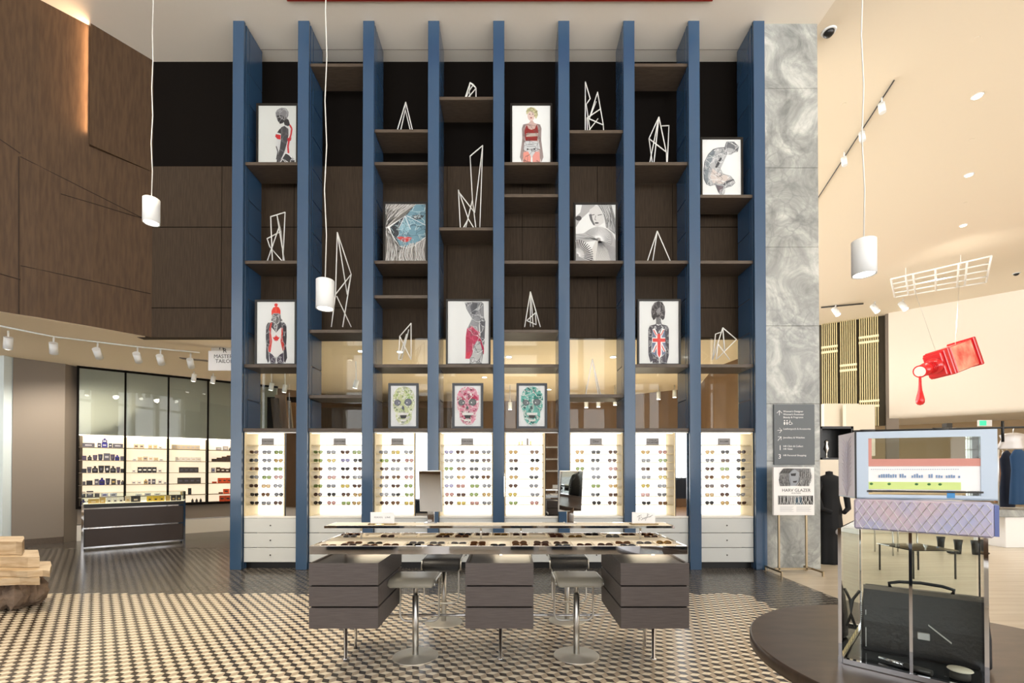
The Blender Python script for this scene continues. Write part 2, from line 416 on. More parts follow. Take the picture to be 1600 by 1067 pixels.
# ---- low shop on the left
SH0 = Vector((-9.7, 10.35, 0)); SHD = Vector((.784, .62, 0)); SHN = Vector((.62, -.784, 0))  # shelf wall line, direction, facing
w = MB()
w.prism([(-10.12, 9.35), (-9.62, 9.93), (-9.62, 10.35), (-10.3, 10.1)], 0, ZS, 0)
w.prism([(-10.10, 9.335), (-9.61, 9.905), (-9.62, 9.93), (-10.12, 9.36)], 0, .13, 1)
struct('wall_left', w, ['grey_panel', 'shelf_wood'])
w = MB(); w.box(-10.31, -10.14, 9.2, 9.5, 0, ZS, 0); w.box(-10.85, -10.31, 9.3, 9.5, 3.05, ZS, 0)
struct('trim_2', w, ['white_column'])
w = MB(); w.box(-13.9, -13.8, 3.6, 18, 0, ZS, 0); w.box(-14, -10.3, 11.5, 11.6, 0, ZS, 1)
struct('wall_side', w, ['pale_wall', 'stone_slab'])
w = MB(); pts = [(SH0+SHD*4.05), Vector((-4.4, 15.4, 0)), Vector((2.0, 15.2, 0)), Vector((5.2, 12.8, 0)), Vector((4.55, 10.3, 0)), Vector((4.9, 8.1, 0))]
for a, b in zip(pts, pts[1:]): w.add([(a.x, a.y, 0), (b.x, b.y, 0), (b.x, b.y, ZS), (a.x, a.y, ZS)], [(0, 1, 2, 3)], 0)
struct('wall_far', w, ['wall_tan'])
# dark low walls seen in the far room, left part
w = MB(); w.box(-5.6, -1.2, 13.2, 13.3, 0, 3.35, 0); w.box(-6.3, -5.5, 11.9, 12.0, 0, 3.45, 1)
struct('wall_inner', w, ['wall_dark', 'wall_black'])
# glass between the shelving and the far room
g = MB(); g.box(-4.3, 4.05, YW+.03, YW+.038, 2.2, ZS, 0); o = struct('window_1', g, ['pane'])
# ---- rear (behind the viewpoint): unseen low wall and tall windows, piers set for reflections
w = MB(); w.box(-14, 30, YR-.2, YR, 0, .35, 0)
for x, wd in ((-13, .3), (-9.3, .75), (-7.6, .12), (-6.6, .12), (-5.1, .7), (-3.4, .12), (-2.2, .12), (-.9, .55), (1.8, .6), (3.2, .12), (4.6, .12), (6.2, .12), (8.4, .7), (11, .12), (14, .3), (18, .3), (23, .3)): w.box(x-wd, x+wd, YR-.2, YR, .35, CE, 1 if wd < .2 else 0)
for a, b in ((-8.2, -5.1), (-.9, 2.6), (4.6, 8.4)): w.box(a, b, YR-.15, YR-.05, .35, 1.25, 2)
w.box(-14, 30, YR-.18, YR-.02, 5.1, 5.22, 1)
for z in (1.5, 2.0, 2.5): w.box(-5.8, -4.4, YR, YR+.25, z, z+.05, 1); w.box(1.2, 2.4, YR, YR+.25, z, z+.05, 1)  # white bars added to show in the mirrors
for a, b_, h, mi_ in ((-3.6, -2.3, .5, 2), (-2.2, -1.75, .45, 1), (-1.2, -.2, .4, 1), (.0, .45, .6, 2), (.55, .7, .6, 1), (.8, 1.2, .6, 2), (1.3, 1.45, .6, 1), (1.6, 3.0, .5, 2)): w.box(a, b_, -2.6, -2.2, 0, h, mi_)  # unseen boxes added to break up reflections in the chrome
struct('wall_rear', w, ['wall_tan', 'white_metal', 'blue_dark'])
# ---- right hall
a = PZ(1283, 508, CE); b = PZ(1372, 495, CE); a2 = Vector((a.x-6, a.y+3.2, 0)); dd = (b-a).normalized(); nn = Vector((dd.y, -dd.x, 0))
w = MB(); zb = P(1300, 668, 22).z
w.obox(((a.x+b.x)/2, (a.y+b.y)/2, (CE+zb)/2), dd*((b-a).length/2+.6), nn*.05, Vector((0, 0, (CE-zb)/2)), 1)
L = (b-a).length; ns = 27
for i in range(ns):
    t = (i+.5)/ns*L; 
    if i in (8, 17): continue
    c0 = a+dd*t+nn*.14
    w.obox((c0.x, c0.y, (CE+zb)/2), dd*(L/ns*.24), nn*.06, Vector((0, 0, (CE-zb)/2)), 0)
for (i0, i1, py) in ((0, 8, 543), (9, 17, 575), (18, 27, 535), (0, 8, 640), (18, 27, 633)):
    t = (i0+i1)/2/ns*L; c0 = a+dd*t+nn*.16
    for dy in (-4, 4):
        z = P(1320, py+dy, 21.8).z
        w.obox((c0.x, c0.y, z), dd*((i1-i0)/2/ns*L), nn*.06, Vector((0, 0, .05)), 2)
struct('wall_slats', w, ['slat_gold', 'slat_back', 'slat_joint'])
w = MB(); w.obox((b.x+.35, b.y-.3, CE/2), dd*.22, nn*.25, Vector((0, 0, CE/2)), 0)
struct('trim_3', w, ['grey_panel'])
# cream wall volume held above the hall, rounded lower edge
A = PZ(1388, 489, CE); B = PZ(1600, 452, CE); D = (B-A).normalized(); B = A+D*9
N_ = Vector((D.y, -D.x, 0)); zb = P(1400, 655, A.y).z
w = MB(); r = .25
prof = [(0, CE), (0, zb+r)]+[(-r+r*cos(t*pi/12), zb+r-r*sin(t*pi/12)) for t in range(1, 7)]+[(-4.0, zb), (-4.0, CE)]
vs = [A+N_*p+Vector((0, 0, z-CE)) for p, z in prof]+[B+N_*p+Vector((0, 0, z-CE)) for p, z in prof]
k = len(prof); w.add(vs, [(i, i+1, k+i+1, k+i) for i in range(k-1)]+[tuple(range(k))], 0)
mat('cream_wall', (222, 214, 200), .8); struct('wall_right', w, ['cream_wall'])
w = MB(); w.box(9, 30, 26, 26.2, 0, CE, 0); w.box(29.8, 30, YR, 26, 0, CE, 0); struct('wall_end', w, ['tan_wall'])
w = MB(); w.box(14.3, 15.9, 21.0, 21.2, 1.6, 4.6, 0); w.box(15.0, 16.3, 20.6, 20.8, 2.2, 4.5, 0); struct('wall_hall', w, ['pale_wall'])
# ---- marble clad column
co = thing('stone_column', 'tall grey and white marble clad column right of the blue shelving', 'column', (4.42, 7.7, 0))
w = MB(); x0 = 4.0; x1 = 4.87; zs = [0, 1.7, 2.6, P(1240, 509, 7.25).z, P(1240, 386, 7.25).z, P(1240, 262, 7.25).z, P(1240, 138, 7.25).z, CE]
for za, zb_ in zip(zs, zs[1:]): w.bbox(x0, x1, 7.25, 8.1, za+.002, zb_-.002, .003)
w.build('marble_cladding', 'marble', co)
# ============================================================ BLUE SHELVING
YS = 7.2; YB = 7.74
PC = [P(371+102.05*i, 300, YS).x for i in range(9)]; HW = .088
unit = thing('shelving_unit', 'floor to ceiling blue shelving with nine uprights and brown shelves', 'shelving', (PC[4], YS+.3, 0))
for i, x in enumerate(PC):
    m = MB()
    m.bbox(x-HW, x+HW, YS, YS+.045, .0, CE-.001, .004)
    m.box(x-HW+.02, x+HW-.02, YS+.045, YS+.08, 0, CE-.001, 1)
    m.bbox(x-HW+.004, x+HW-.004, YS+.08, YS+.16, 0, CE-.001, .004)
    zz = 0; k = 0
    z = .11
    levels = [0.0, 2.2]+[P(800, y, YS).z for y in (622, 569, 515, 461, 407, 355, 303, 253, 202, 151, 101)]+[CE]
    for za, zb_ in zip(levels, levels[1:]):
        m.box(x-HW+.004, x+HW-.004, YS+.172, YB, za+.009, zb_-.009)
    m.box(x-HW+.012, x+HW-.012, YS+.16, YB-.002, 0, CE-.001, 1)
    m.build('upright', ['blue_paint', 'blue_dark'], unit)
SHELVES = {1: [253, 407, 569], 2: [99, 515, 617], 3: [202, 253, 407, 461, 569], 4: [151, 355, 569], 5: [253, 303, 407, 515, 569],
           6: [203, 407, 616], 7: [99, 253, 407, 569], 8: [304, 407, 569]}
def bay(b): return PC[b-1]+HW, PC[b]-HW
def shz(y): return P(800, y, YS+.06).z
for b, ys in SHELVES.items():
    xa, xb = bay(b)
    for y in ys:
        z = shz(y); MB().bbox(xa-.003, xb+.003, YS+.06, YB, z-.05, z, .003).build('shelf', 'shelf_wood', unit)
TOPZ = P(800, 669, YS+.04).z
for b in range(1, 9):
    xa, xb = bay(b); MB().bbox(xa-.003, xb+.003, YS+.04, YB+.15, TOPZ-.05, TOPZ, .003).build('shelf', 'shelf_wood', unit)

# ============================================================ LIT DISPLAY CABINETS
ZC = P(800, 806, YS+.1).z    # counter level
ZD = [ZC, P(800, 832, YS+.1).z, P(800, 855, YS+.1).z, P(800, 878, YS+.1).z]
ROWS = [P(800, y, YS+.2).z for y in (709, 722, 735, 748, 761.5, 775, 788)]
ZSIGN = P(800, 695.5, YS+.2).z
HAS_MIRROR = {1, 3, 5, 7}
BAYN = ['far left', 'second from left', 'third from left', 'fourth from left', 'fourth from right', 'third from right', 'second from right', 'far right']
CAB = {}
for b in range(1, 9):
    xa, xb = bay(b); xa += .004; xb -= .004
    t = thing('display_cabinet', 'backlit white eyewear cabinet with drawers, '+BAYN[b-1]+' in the blue shelving', 'cabinet', ((xa+xb)/2, YS+.3, 0), 'backlit eyewear cabinets')
    CAB[b] = t
    y0 = YS+.07; y1 = YS+.46
    mw = .205 if b in HAS_MIRROR else 0
    xr = xb-mw
    ztop = TOPZ-.055
    MB().box(xa+.02, xr-.02, y1-.02, y1-.012, ZC, ztop).build('light_panel', 'light_panel', t)
    m = MB(); m.box(xa, xb, y1-.01, y1+.02, .1, ztop); m.box(xa, xb, y0, y1, ztop-.02, ztop); m.box(xa, xb, y0, y1, ZC-.03, ZC)
    m.box(xa, xb, y0+.025, y1, .12, .15); m.build('carcass', 'case_white', t)
    m = MB(); m.box(xa, xa+.016, y0, y1-.02, ZC, ztop-.02); m.build('side_panel', 'case_side', t); MB().box(xr-.016, xr, y0, y1-.02, ZC, ztop-.02).build('side_panel', 'case_side', t)
    MB().box(xa+.03, xr-.03, y0+.02, y0+.04, ztop-.03, ztop-.021).build('light_strip', 'light_strip', t)
    if mw:
        MB().box(xr+.012, xb, y0+.01, y0+.02, ZC, ztop-.02).build('mirror_panel', 'mirror', t)
        MB().box(xr+.001, xr+.012, y0, y0+.03, ZC, ztop-.02).build('mirror_trim', 'black_metal', t)
    for z in [ZSIGN]+ROWS:
        MB().box(xa+.017, xr-.017, y0+.04, y1-.025, z-.008, z).build('glass_shelf', 'shelf_glass', t)
    for k in range(3):
        za = ZD[k]-.0045-(0.03 if k == 0 else 0); zb_ = ZD[k+1]+.0045
        d = MB().bbox(xa, xb, y0, y0+.024, zb_, za, .003).build('drawer', 'drawer_paint', t)
        MB().lathe((0, 0, 0), [(.0001, 0), (.006, .001), (.010, .006), (.011, .012), (.008, .017), (.001, .018)], 12).xf(
            Matrix.Translation(((xa+xb)/2, y0, (za+zb_)/2)) @ Matrix.Rotation(pi/2, 4, 'X')).build('knob', 'seam_dark', d)
    MB().box(xa, xb, y0+.08, y0+.1, 0, .12).build('plinth', 'black_metal', t)
# brand plates in the cabinets
SG = {1: (418.5, 'TOM FORD'), 2: (531, 'TOM FORD'), 3: (621, 'TOM FORD'), 4: (730, 'TOM FORD'), 6: (931, 'Dior'), 7: (1019.5, 'STELLA\nMcCARTNEY'), 8: (1131, 'BVLGARI')}
for b, (px, tx) in SG.items():
    Y = YS+.28; c0 = P(px, 688, Y); x = c0.x; z = ZSIGN+.0006
    t = thing('brand_plate', 'small grey brand plate on top glass shelf, cabinet '+BAYN[b-1], 'sign', (x, Y, z), 'brand plates in the cabinets')
    MB().box(x-.115, x+.115, Y-.03, Y+.03, z, z+.012).build('base', 'black_metal', t)
    MB().bbox(x-.1, x+.1, Y-.01, Y+.002, z+.012, z+.115, .002).build('plate', 'grey_card', t)
    text_mb(tx, .036 if b != 6 else .055, face_mtx((x, Y-.0115, z+.063))).build('lettering', 'ink', t)
t = thing('display_stand', 'clear blocks with a grey bar on top shelf, cabinet fourth from right', 'display stand', (P(820, 690, YS+.28).x, YS+.28, ZSIGN))
x = t.location.x
MB().box(x-.115, x+.115, YS+.25, YS+.31, ZSIGN, ZSIGN+.012).build('base', 'grey_card', t)
m = MB()
for dx, h in ((-.09, .05), (-.045, .06), (.095, .06)): m.bbox(x+dx-.015, x+dx+.015, YS+.265, YS+.295, ZSIGN+.0125, ZSIGN+.012+h, .002)
m.build('clear_block', 'shelf_glass', t)
MB().bbox(x+.03, x+.06, YS+.265, YS+.295, ZSIGN+.0125, ZSIGN+.115, .002).build('grey_bar', 'grey_card', t)

# ============================================================ EYEWEAR
GCOL = {'black': (22, 20, 20), 'tortoiseshell': (92, 56, 26), 'grey': (84, 86, 94), 'gold': (150, 112, 44), 'green': (96, 120, 40),
        'yellow': (168, 142, 34), 'brown': (70, 44, 34), 'rose': (150, 92, 84), 'violet': (96, 92, 140)}
for k, v in GCOL.items():
    mat('acetate_'+k, v, .2, metal=.6 if k == 'gold' else 0)
    glass('lens_'+k, tuple(int(70+.55*x) if k not in ('black', 'brown', 'tortoiseshell') else int(40+.6*x) for x in v))
def outline(kind, cx, r=(.024, .020), n=16, k=1.0):
    pts = []
    for i in range(n):
        t = 2*pi*i/n; c_, s_ = cos(t), sin(t)
        e = {'round': 1.0, 'square': .55, 'aviator': .85, 'cat': .8}[kind]
        x = abs(c_)**e*(1 if c_ > 0 else -1)*r[0]; z = abs(s_)**e*(1 if s_ > 0 else -1)*r[1]
        if kind == 'aviator': x *= (1-.22*(z < 0)*abs(z)/r[1]); z *= 1.12
        if kind == 'cat': z += .006*(abs(x)/r[0])*(1 if x*cx > 0 else 0)
        if kind == 'round': z *= 1.12; 
        pts.append((cx+x*k, z*k))
    return pts
GM = {}
def glasses_mesh(kind, col, fold=False):
    key = (kind, col, fold)
    if key in GM: return GM[key]
    m = MB(); h = .024
    for sx in (-1, 1):
        o_ = outline(kind, sx*.033, (.029, .0225)); i_ = outline(kind, sx*.033, (.0225, .0165)); n_ = len(o_)
        vs = [(x, y, z+h) for y in (-.003, .003) for x, z in o_]+[(x, y, z+h) for y in (-.003, .003) for x, z in i_]
        fs = []
        for i in range(n_):
            j = (i+1) % n_
            fs += [(i, j, 2*n_+j, 2*n_+i), (n_+j, n_+i, 3*n_+i, 3*n_+j), (j, i, n_+i, n_+j), (2*n_+i, 2*n_+j, 3*n_+j, 3*n_+i)]
        m.add(vs, fs, 0, False)
        m.add([(x, 0, z+h) for x, z in i_], [tuple(range(n_))], 1)
        hy = h+.010
        if fold: m.obox((sx*.012, .012, hy), (.047, 0, 0), (0, .0015, 0), (0, 0, .0035), 0)
        else: m.tube([(sx*.061, 0, hy), (sx*.066, .01, hy), (sx*.064, .09, hy), (sx*.062, .125, hy-.02)], [.0035, .003, .0025, .003], 5, 0)
    m.tube([(-.009, 0, h+.003), (0, -.002, h+.009), (.009, 0, h+.003)], .003, 5, 0)
    zmin = min(v[2] for v in m.v); m.v = [(x, y, z-zmin) for x, y, z in m.v]
    o = m.build('eyeglasses', ['acetate_'+col, 'lens_'+col], local=True); GM[key] = o; o['_free'] = 1
    return o
def put_glasses(kind, col, loc, rot, label, group, fold=False, sc=1):
    o = glasses_mesh(kind, col, fold)
    if o.get('_free'): del o['_free']
    else: o = o.copy(); COL.objects.link(o)
    o.location = loc; o.rotation_euler = rot; o.scale = (sc, sc, sc)
    tag(o, label, 'eyeglasses', group); return o
GX = {1: [397, 416, 435], 2: [497, 518, 540, 558], 3: [600, 618, 639], 4: [702, 720, 741, 760], 5: [802, 835], 6: [906, 931, 957], 7: [1009, 1035], 8: [1109, 1133, 1158]}
GC = {1: ['tortoiseshell grey green', 'black grey gold', 'tortoiseshell grey green', 'grey green rose', 'brown gold grey', 'black tortoiseshell black', 'black grey brown'],
      2: ['green grey brown green', 'green yellow violet black', 'tortoiseshell grey black brown', 'brown rose brown grey', 'green grey yellow brown', 'brown black brown gold', 'black rose green gold'],
      3: ['grey yellow grey', 'green brown rose', 'brown grey grey', 'brown tortoiseshell rose', 'grey brown green', 'grey black green', 'brown tortoiseshell yellow'],
      4: ['violet brown tortoiseshell grey', 'grey grey black brown', 'green tortoiseshell black grey', 'grey gold black tortoiseshell', 'violet rose green grey', 'rose brown green gold', 'brown yellow rose grey'],
      5: ['gold tortoiseshell', 'brown black', 'black gold', 'gold black', 'brown grey', 'yellow grey', 'green rose'],
      6: ['gold black brown', 'gold black brown', 'green grey rose', '- grey brown', '- green gold', '- black brown', '- black brown'],
      7: ['gold rose', 'grey green', 'brown tortoiseshell', 'grey yellow', 'yellow grey', 'rose black', 'black tortoiseshell'],
      8: ['gold black brown', 'grey brown black', 'brown green black', 'tortoiseshell gold black', 'brown brown tortoiseshell', 'gold brown grey', 'black gold brown']}
KN = ['round', 'square', 'aviator', 'cat']
KW = {'round': 'round', 'square': 'square', 'aviator': 'teardrop', 'cat': 'winged'}
rg = random.Random(11)
for b, xs in GX.items():
    for r_, row in enumerate(GC[b]):
        for c_, col in enumerate(row.split()):
            if col == '-': continue
            Y = YS+.16
            x = P(xs[c_]+rg.uniform(-1, 1), 750, Y).x; xa, xb = bay(b); x = min(max(x, xa+.105), xb-.105)
            if b in HAS_MIRROR: x = min(x, xb-.31)
            kind = rg.choice(KN)
            put_glasses(kind, col, (x, Y, ROWS[r_]+.0005), (0, 0, rg.uniform(-.12, .12)),
                '%s framed eyeglasses, %s from left on glass shelf %s from top, cabinet %s' % (col, ORD[c_], ORD[r_], BAYN[b-1]), 'eyeglasses on the lit glass shelves', sc=1.12)

# ============================================================ WIRE SCULPTURES
def wires(name_px, Y, base_py, segs, label, spread=.10, r=.0085):
    """segs in photo pixels: nodes keyed by name -> (px,py,depth fraction)"""
    nodes, edges = segs; m = MB(); zb_ = shz(base_py)+r*.9
    Q = {}
    for k, (x, y, d) in nodes.items():
        Yk = Y+d*spread; p = P(x, y, Yk)
        if y >= base_py-3.5: p.z = zb_
        Q[k] = p
    for e in edges:
        a_, b_ = Q[e[0]], Q[e[1]]; dv = (b_-a_).normalized()
        m.tube([a_-dv*.002, b_+dv*.002], r, 6)
    o = m.build('wire_sculpture', 'white_metal'); tag(o, label, 'sculpture', 'white wire sculptures'); return o
def px(o, s, pts): return {k: (o[0]+x/s, o[1]+y/s, d) for k, (x, y, d) in pts.items()}
YQ = YS+.2; Z3 = 3.5556
o1 = (340, 280); o0 = (340, 0); o2 = (660, 0); o4 = (660, 280); o5 = (960, 0); o6 = (960, 280)
wires('', YQ, 407, (px(o1, Z3, dict(a=(295, 208, 0), b=(375, 184, .3), c=(305, 450, 0), d=(362, 448, 1), e=(330, 200, .2), f=(375, 452, .2), g=(265, 450, 1), h=(342, 265, .5), i=(275, 330, .6), j=(290, 375, .4), k=(352, 290, .9), l=(368, 448, -.4))),
      'ab ac bd ef gh ij jf ik ke kl'.split()), 'angular white wire sculpture with square top, far left bay above the red cap picture')
wires('', YQ, 515, (px(o1, Z3, dict(a=(665, 295, 0), b=(655, 640, 0), c=(632, 820, .5), d=(742, 528, .6), e=(720, 640, 1), f=(695, 820, .2), g=(742, 820, 1), h=(670, 320, .2), i=(662, 650, .5))),
      'ab bc ad ae db df ag he ig'.split()[:6]+['ig', 'he', 'de']), 'tallest white wire sculpture, slim spike behind the middle pendant lamp')
wires('', YQ, 202, (px(o0, Z3, dict(a=(1045, 568, 0), b=(990, 712, 0), c=(1092, 712, .4), d=(1043, 610, .8), e=(1005, 712, 1), f=(1085, 712, 1.2))),
      'ab ac ad de df'.split()), 'small white wire peak on the highest shelf of the third bay')
wires('', YQ, 569, (px(o1, Z3, dict(a=(1075, 800, 0), b=(1012, 872, .4), c=(1005, 1003, .4), d=(1075, 1003, 0), e=(1050, 860, .9), f=(1022, 1003, 1), g=(1062, 835, .5), h=(1020, 1003, .2))),
      'ab bc ad bd ef gf ch ce'.split()), 'white wire sculpture with leaning top above the green skull picture')
wires('', YQ, 151, (px(o2, Z3, dict(a=(265, 460, 0), b=(228, 528, 0), c=(298, 528, .2), d=(298, 490, .5), e=(260, 505, .8), f=(275, 528, 1), g=(283, 470, .3))),
      'ab ad dc ae ef bd ag gd be ge'.split()), 'tiny white wire pyramid on the top shelf of the fourth bay')
wires('', YQ, 355, (px(o4, Z3, dict(a=(265, -128, 0), b=(335, -187, .3), c=(278, 115, .2), d=(300, 265, .3), e=(318, 265, .8), f=(200, 60, .5), g=(212, 262, .5), h=(232, 262, .9), i=(255, 220, .2), j=(205, 75, .2), k=(290, 185, .6))),
      'ab ac cd be fg fi hc gi id jk kb'.split()), 'large white wire sculpture with two prongs in the fourth bay')
wires('', YQ, 515, (px(o4, Z3, dict(a=(600, 625, 0), b=(568, 820, 0), c=(655, 820, .3), d=(600, 818, 1), e=(615, 820, .8), f=(580, 785, .4), g=(628, 742, .5), h=(632, 808, .6), i=(604, 640, .7))),
      'ab ac ad ie fg gh fh'.split()), 'narrow white wire spire above the teal skull picture')
wires('', YQ, 202, (px(o2, Z3, dict(a=(905, 455, 0), b=(932, 548, .2), c=(910, 580, .4), d=(905, 712, 0), e=(973, 512, .3), f=(925, 665, .5), g=(1005, 695, .6), h=(1008, 714, .3), i=(937, 712, .6), j=(915, 655, .2), k=(990, 605, .4), l=(965, 565, .8), m=(918, 714, 1), n=(975, 660, .7))),
      'ab bc ad ef eg gj gh jk ci lf jm dn'.split()), 'white wire sculpture with two tall spikes on the top shelf of the sixth bay')
wires('', YQ, 253, (px(o5, Z3, dict(a=(247, 650, 0), b=(192, 770, .3), c=(215, 898, .6), d=(288, 845, .4), e=(292, 898, .2), f=(303, 698, .6), g=(262, 700, .7), h=(190, 898, .2), i=(205, 890, .9))),
      'ab bc ad bd fg fe ah ac de'.split()), 'white wire sculpture with squared shoulder in the seventh bay, second shelf')
wires('', YQ, 407, (px(o6, Z3, dict(a=(238, 288, 0), b=(178, 452, 0), c=(318, 452, .2), d=(208, 452, 1))),
      'ab ac ad'.split()), 'plain white wire tripod above the crossed flag picture')
wires('', YQ, 569, (px(o6, Z3, dict(a=(602, 825, 0), b=(678, 890, .3), c=(570, 998, .5), d=(640, 1003, .3), e=(562, 860, .7), f=(545, 1003, .7), g=(575, 915, .2), h=(565, 1003, .2), i=(597, 848, .5), j=(612, 952, .6))),
      'ab bc ef ei gd gh af aj'.split()), 'spread white wire sculpture in the far right bay above the lit cabinet')
wires('', YQ, 616, (dict(a=(925.5, 561, 0), b=(915, 614, 0), c=(935, 614, .2), d=(939, 614, 1)), 'ab ac ad'.split()), 'slender white wire peak on the lowest shelf of the sixth bay')
# ============================================================ PICTURES
def inside(p, poly):
    x, y = p; c = False; n = len(poly)
    for i in range(n):
        x1, y1 = poly[i]; x2, y2 = poly[i-1]
        if (y1 > y) != (y2 > y) and x < (x2-x1)*(y-y1)/(y2-y1)+x1: c = not c
    return c
def seg_inside(a, b, poly): return all(inside((a[0]+(b[0]-a[0])*t, a[1]+(b[1]-a[1])*t), poly) for t in (.1, .3, .5, .7, .9))
AC = {}
def acol(c):
    k = 'print_%02x%02x%02x' % c
    if k not in M: mat(k, c, .55)
    return k
def ell(cx, cy, rx, ry, n=20): return [(cx+rx*cos(2*pi*i/n), cy+ry*sin(2*pi*i/n)) for i in range(n)]
def sym(pts, cx): return pts+[(2*cx-x, y) for x, y in reversed(pts)]
def picture(pos, w, h, box, ops, label, bgc=(226, 229, 228), frame='frame_black', fd=.05, fw=.03, group='framed prints on the blue shelving'):
    """box = picture area in the coordinates the shapes use; pos = bottom centre"""
    t = thing('framed_picture', label, 'picture', pos, group)
    X, Y, Z = pos; m = MB()
    for (xa, xb, za, zb_) in ((-w/2, w/2, 0, fw), (-w/2, w/2, h-fw, h), (-w/2, -w/2+fw, fw, h-fw), (w/2-fw, w/2, fw, h-fw)):
        m.bbox(X+xa, X+xb, Y, Y+fd, Z+za, Z+zb_, .002)
    m.box(X-w/2+.004, X+w/2-.004, Y+fd-.01, Y+fd-.002, Z+.004, Z+h-.004); m.build('frame', frame, t)
    iw = w-2*fw; ih = h-2*fw; bx0, by0, bx1, by1 = box; mats = [acol(bgc)]; m = MB(); lay = 0
    yb = Y+.018
    def tr(p, l): return (X-iw/2+min(max((p[0]-bx0)/(bx1-bx0), 0), 1)*iw, yb-.0002*l, Z+fw+ih-min(max((p[1]-by0)/(by1-by0), 0), 1)*ih)
    def mi(c):
        k = acol(c)
        if k not in mats: mats.append(k)
        return mats.index(k)
    m.box(X-iw/2-.002, X+iw/2+.002, yb, Y+fd-.011, Z+fw-.002, Z+h-fw+.002, 0)
    def stroke(pts, wd, c):
        for a, b in zip(pts, pts[1:]):
            dx, dy = b[0]-a[0], b[1]-a[1]; L = math.hypot(dx, dy) or 1; nx, ny = -dy/L*wd/2, dx/L*wd/2
            m.add([tr((a[0]+nx, a[1]+ny), lay), tr((b[0]+nx, b[1]+ny), lay), tr((b[0]-nx, b[1]-ny), lay), tr((a[0]-nx, a[1]-ny), lay)], [(0, 1, 2, 3)], mi(c))
    for o in ops:
        lay += 1; k = o[0]
        if k == 'p': m.add([tr(p, lay) for p in o[2]], [tuple(range(len(o[2])))], mi(o[1]))
        elif k == 'l': stroke(o[3], o[2], o[1])
        elif k == 'w':     # white network of facets inside an outline
            _, c, wd, n, poly, seed = o; r = random.Random(seed)
            xs = [p[0] for p in poly]; ys = [p[1] for p in poly]; pts = []
            for _t in range(4000):
                p = (r.uniform(min(xs), max(xs)), r.uniform(min(ys), max(ys)))
                if inside(p, poly): pts.append(p)
                if len(pts) >= n: break
            pts += poly[::max(1, len(poly)//10)]
            done = set()
            for i, p in enumerate(pts):
                near = sorted(range(len(pts)), key=lambda j: (pts[j][0]-p[0])**2+(pts[j][1]-p[1])**2)[1:4]
                for j in near:
                    if (j, i) in done or (i, j) in done: continue
                    if seg_inside(p, pts[j], poly): done.add((i, j)); stroke([p, pts[j]], wd, c)
        elif k == 'f':     # fan of rays: colour, width, centre, radius in, radius out, angle range, count
            _, c, wd, cc, r0, r1, a0, a1, n = o
            for i in range(n):
                a = R(a0+(a1-a0)*i/(n-1)); stroke([(cc[0]+r0*cos(a), cc[1]+r0*sin(a)), (cc[0]+r1*cos(a), cc[1]+r1*sin(a))], wd, c)
        elif k == 'h':     # flowing hair strands: colours, width, start line, end line, bend, count
            _, cs, wd, (s0, s1), (e0, e1), bend, n, seed = o; r = random.Random(seed)
            for i in range(n):
                t0 = (i+r.random()*.8)/n; a = (s0[0]+(s1[0]-s0[0])*t0, s0[1]+(s1[1]-s0[1])*t0); b = (e0[0]+(e1[0]-e0[0])*t0, e0[1]+(e1[1]-e0[1])*t0)
                pl = []
                for q in range(7):
                    u = q/6; pl.append((a[0]+(b[0]-a[0])*u+bend[0]*sin(pi*u)+r.uniform(-6, 6), a[1]+(b[1]-a[1])*u+bend[1]*sin(pi*u)+r.uniform(-6, 6)))
                stroke(pl, wd, cs[i % len(cs)])
    m.build('print', mats, t)
    g = MB(); g.box(X-iw/2, X+iw/2, Y+.007, Y+.009, Z+fw, Z+h-fw); g.build('picture_glass', 'print_glass', t)
    return t
DK = (44, 44, 46); GR = (120, 120, 122); LG = (180, 182, 184); WH = (236, 238, 238); RD = (190, 34, 40)
YP = YS+.14
def place(b, yshelf, px0, px1, pyt):
    Y = YP; a_ = P(px0, 300, Y).x; c_ = P(px1, 300, Y).x; z = shz(yshelf)+.0005; zt = P(800, pyt, Y).z
    return ((a_+c_)/2, Y, z), c_-a_, zt-z
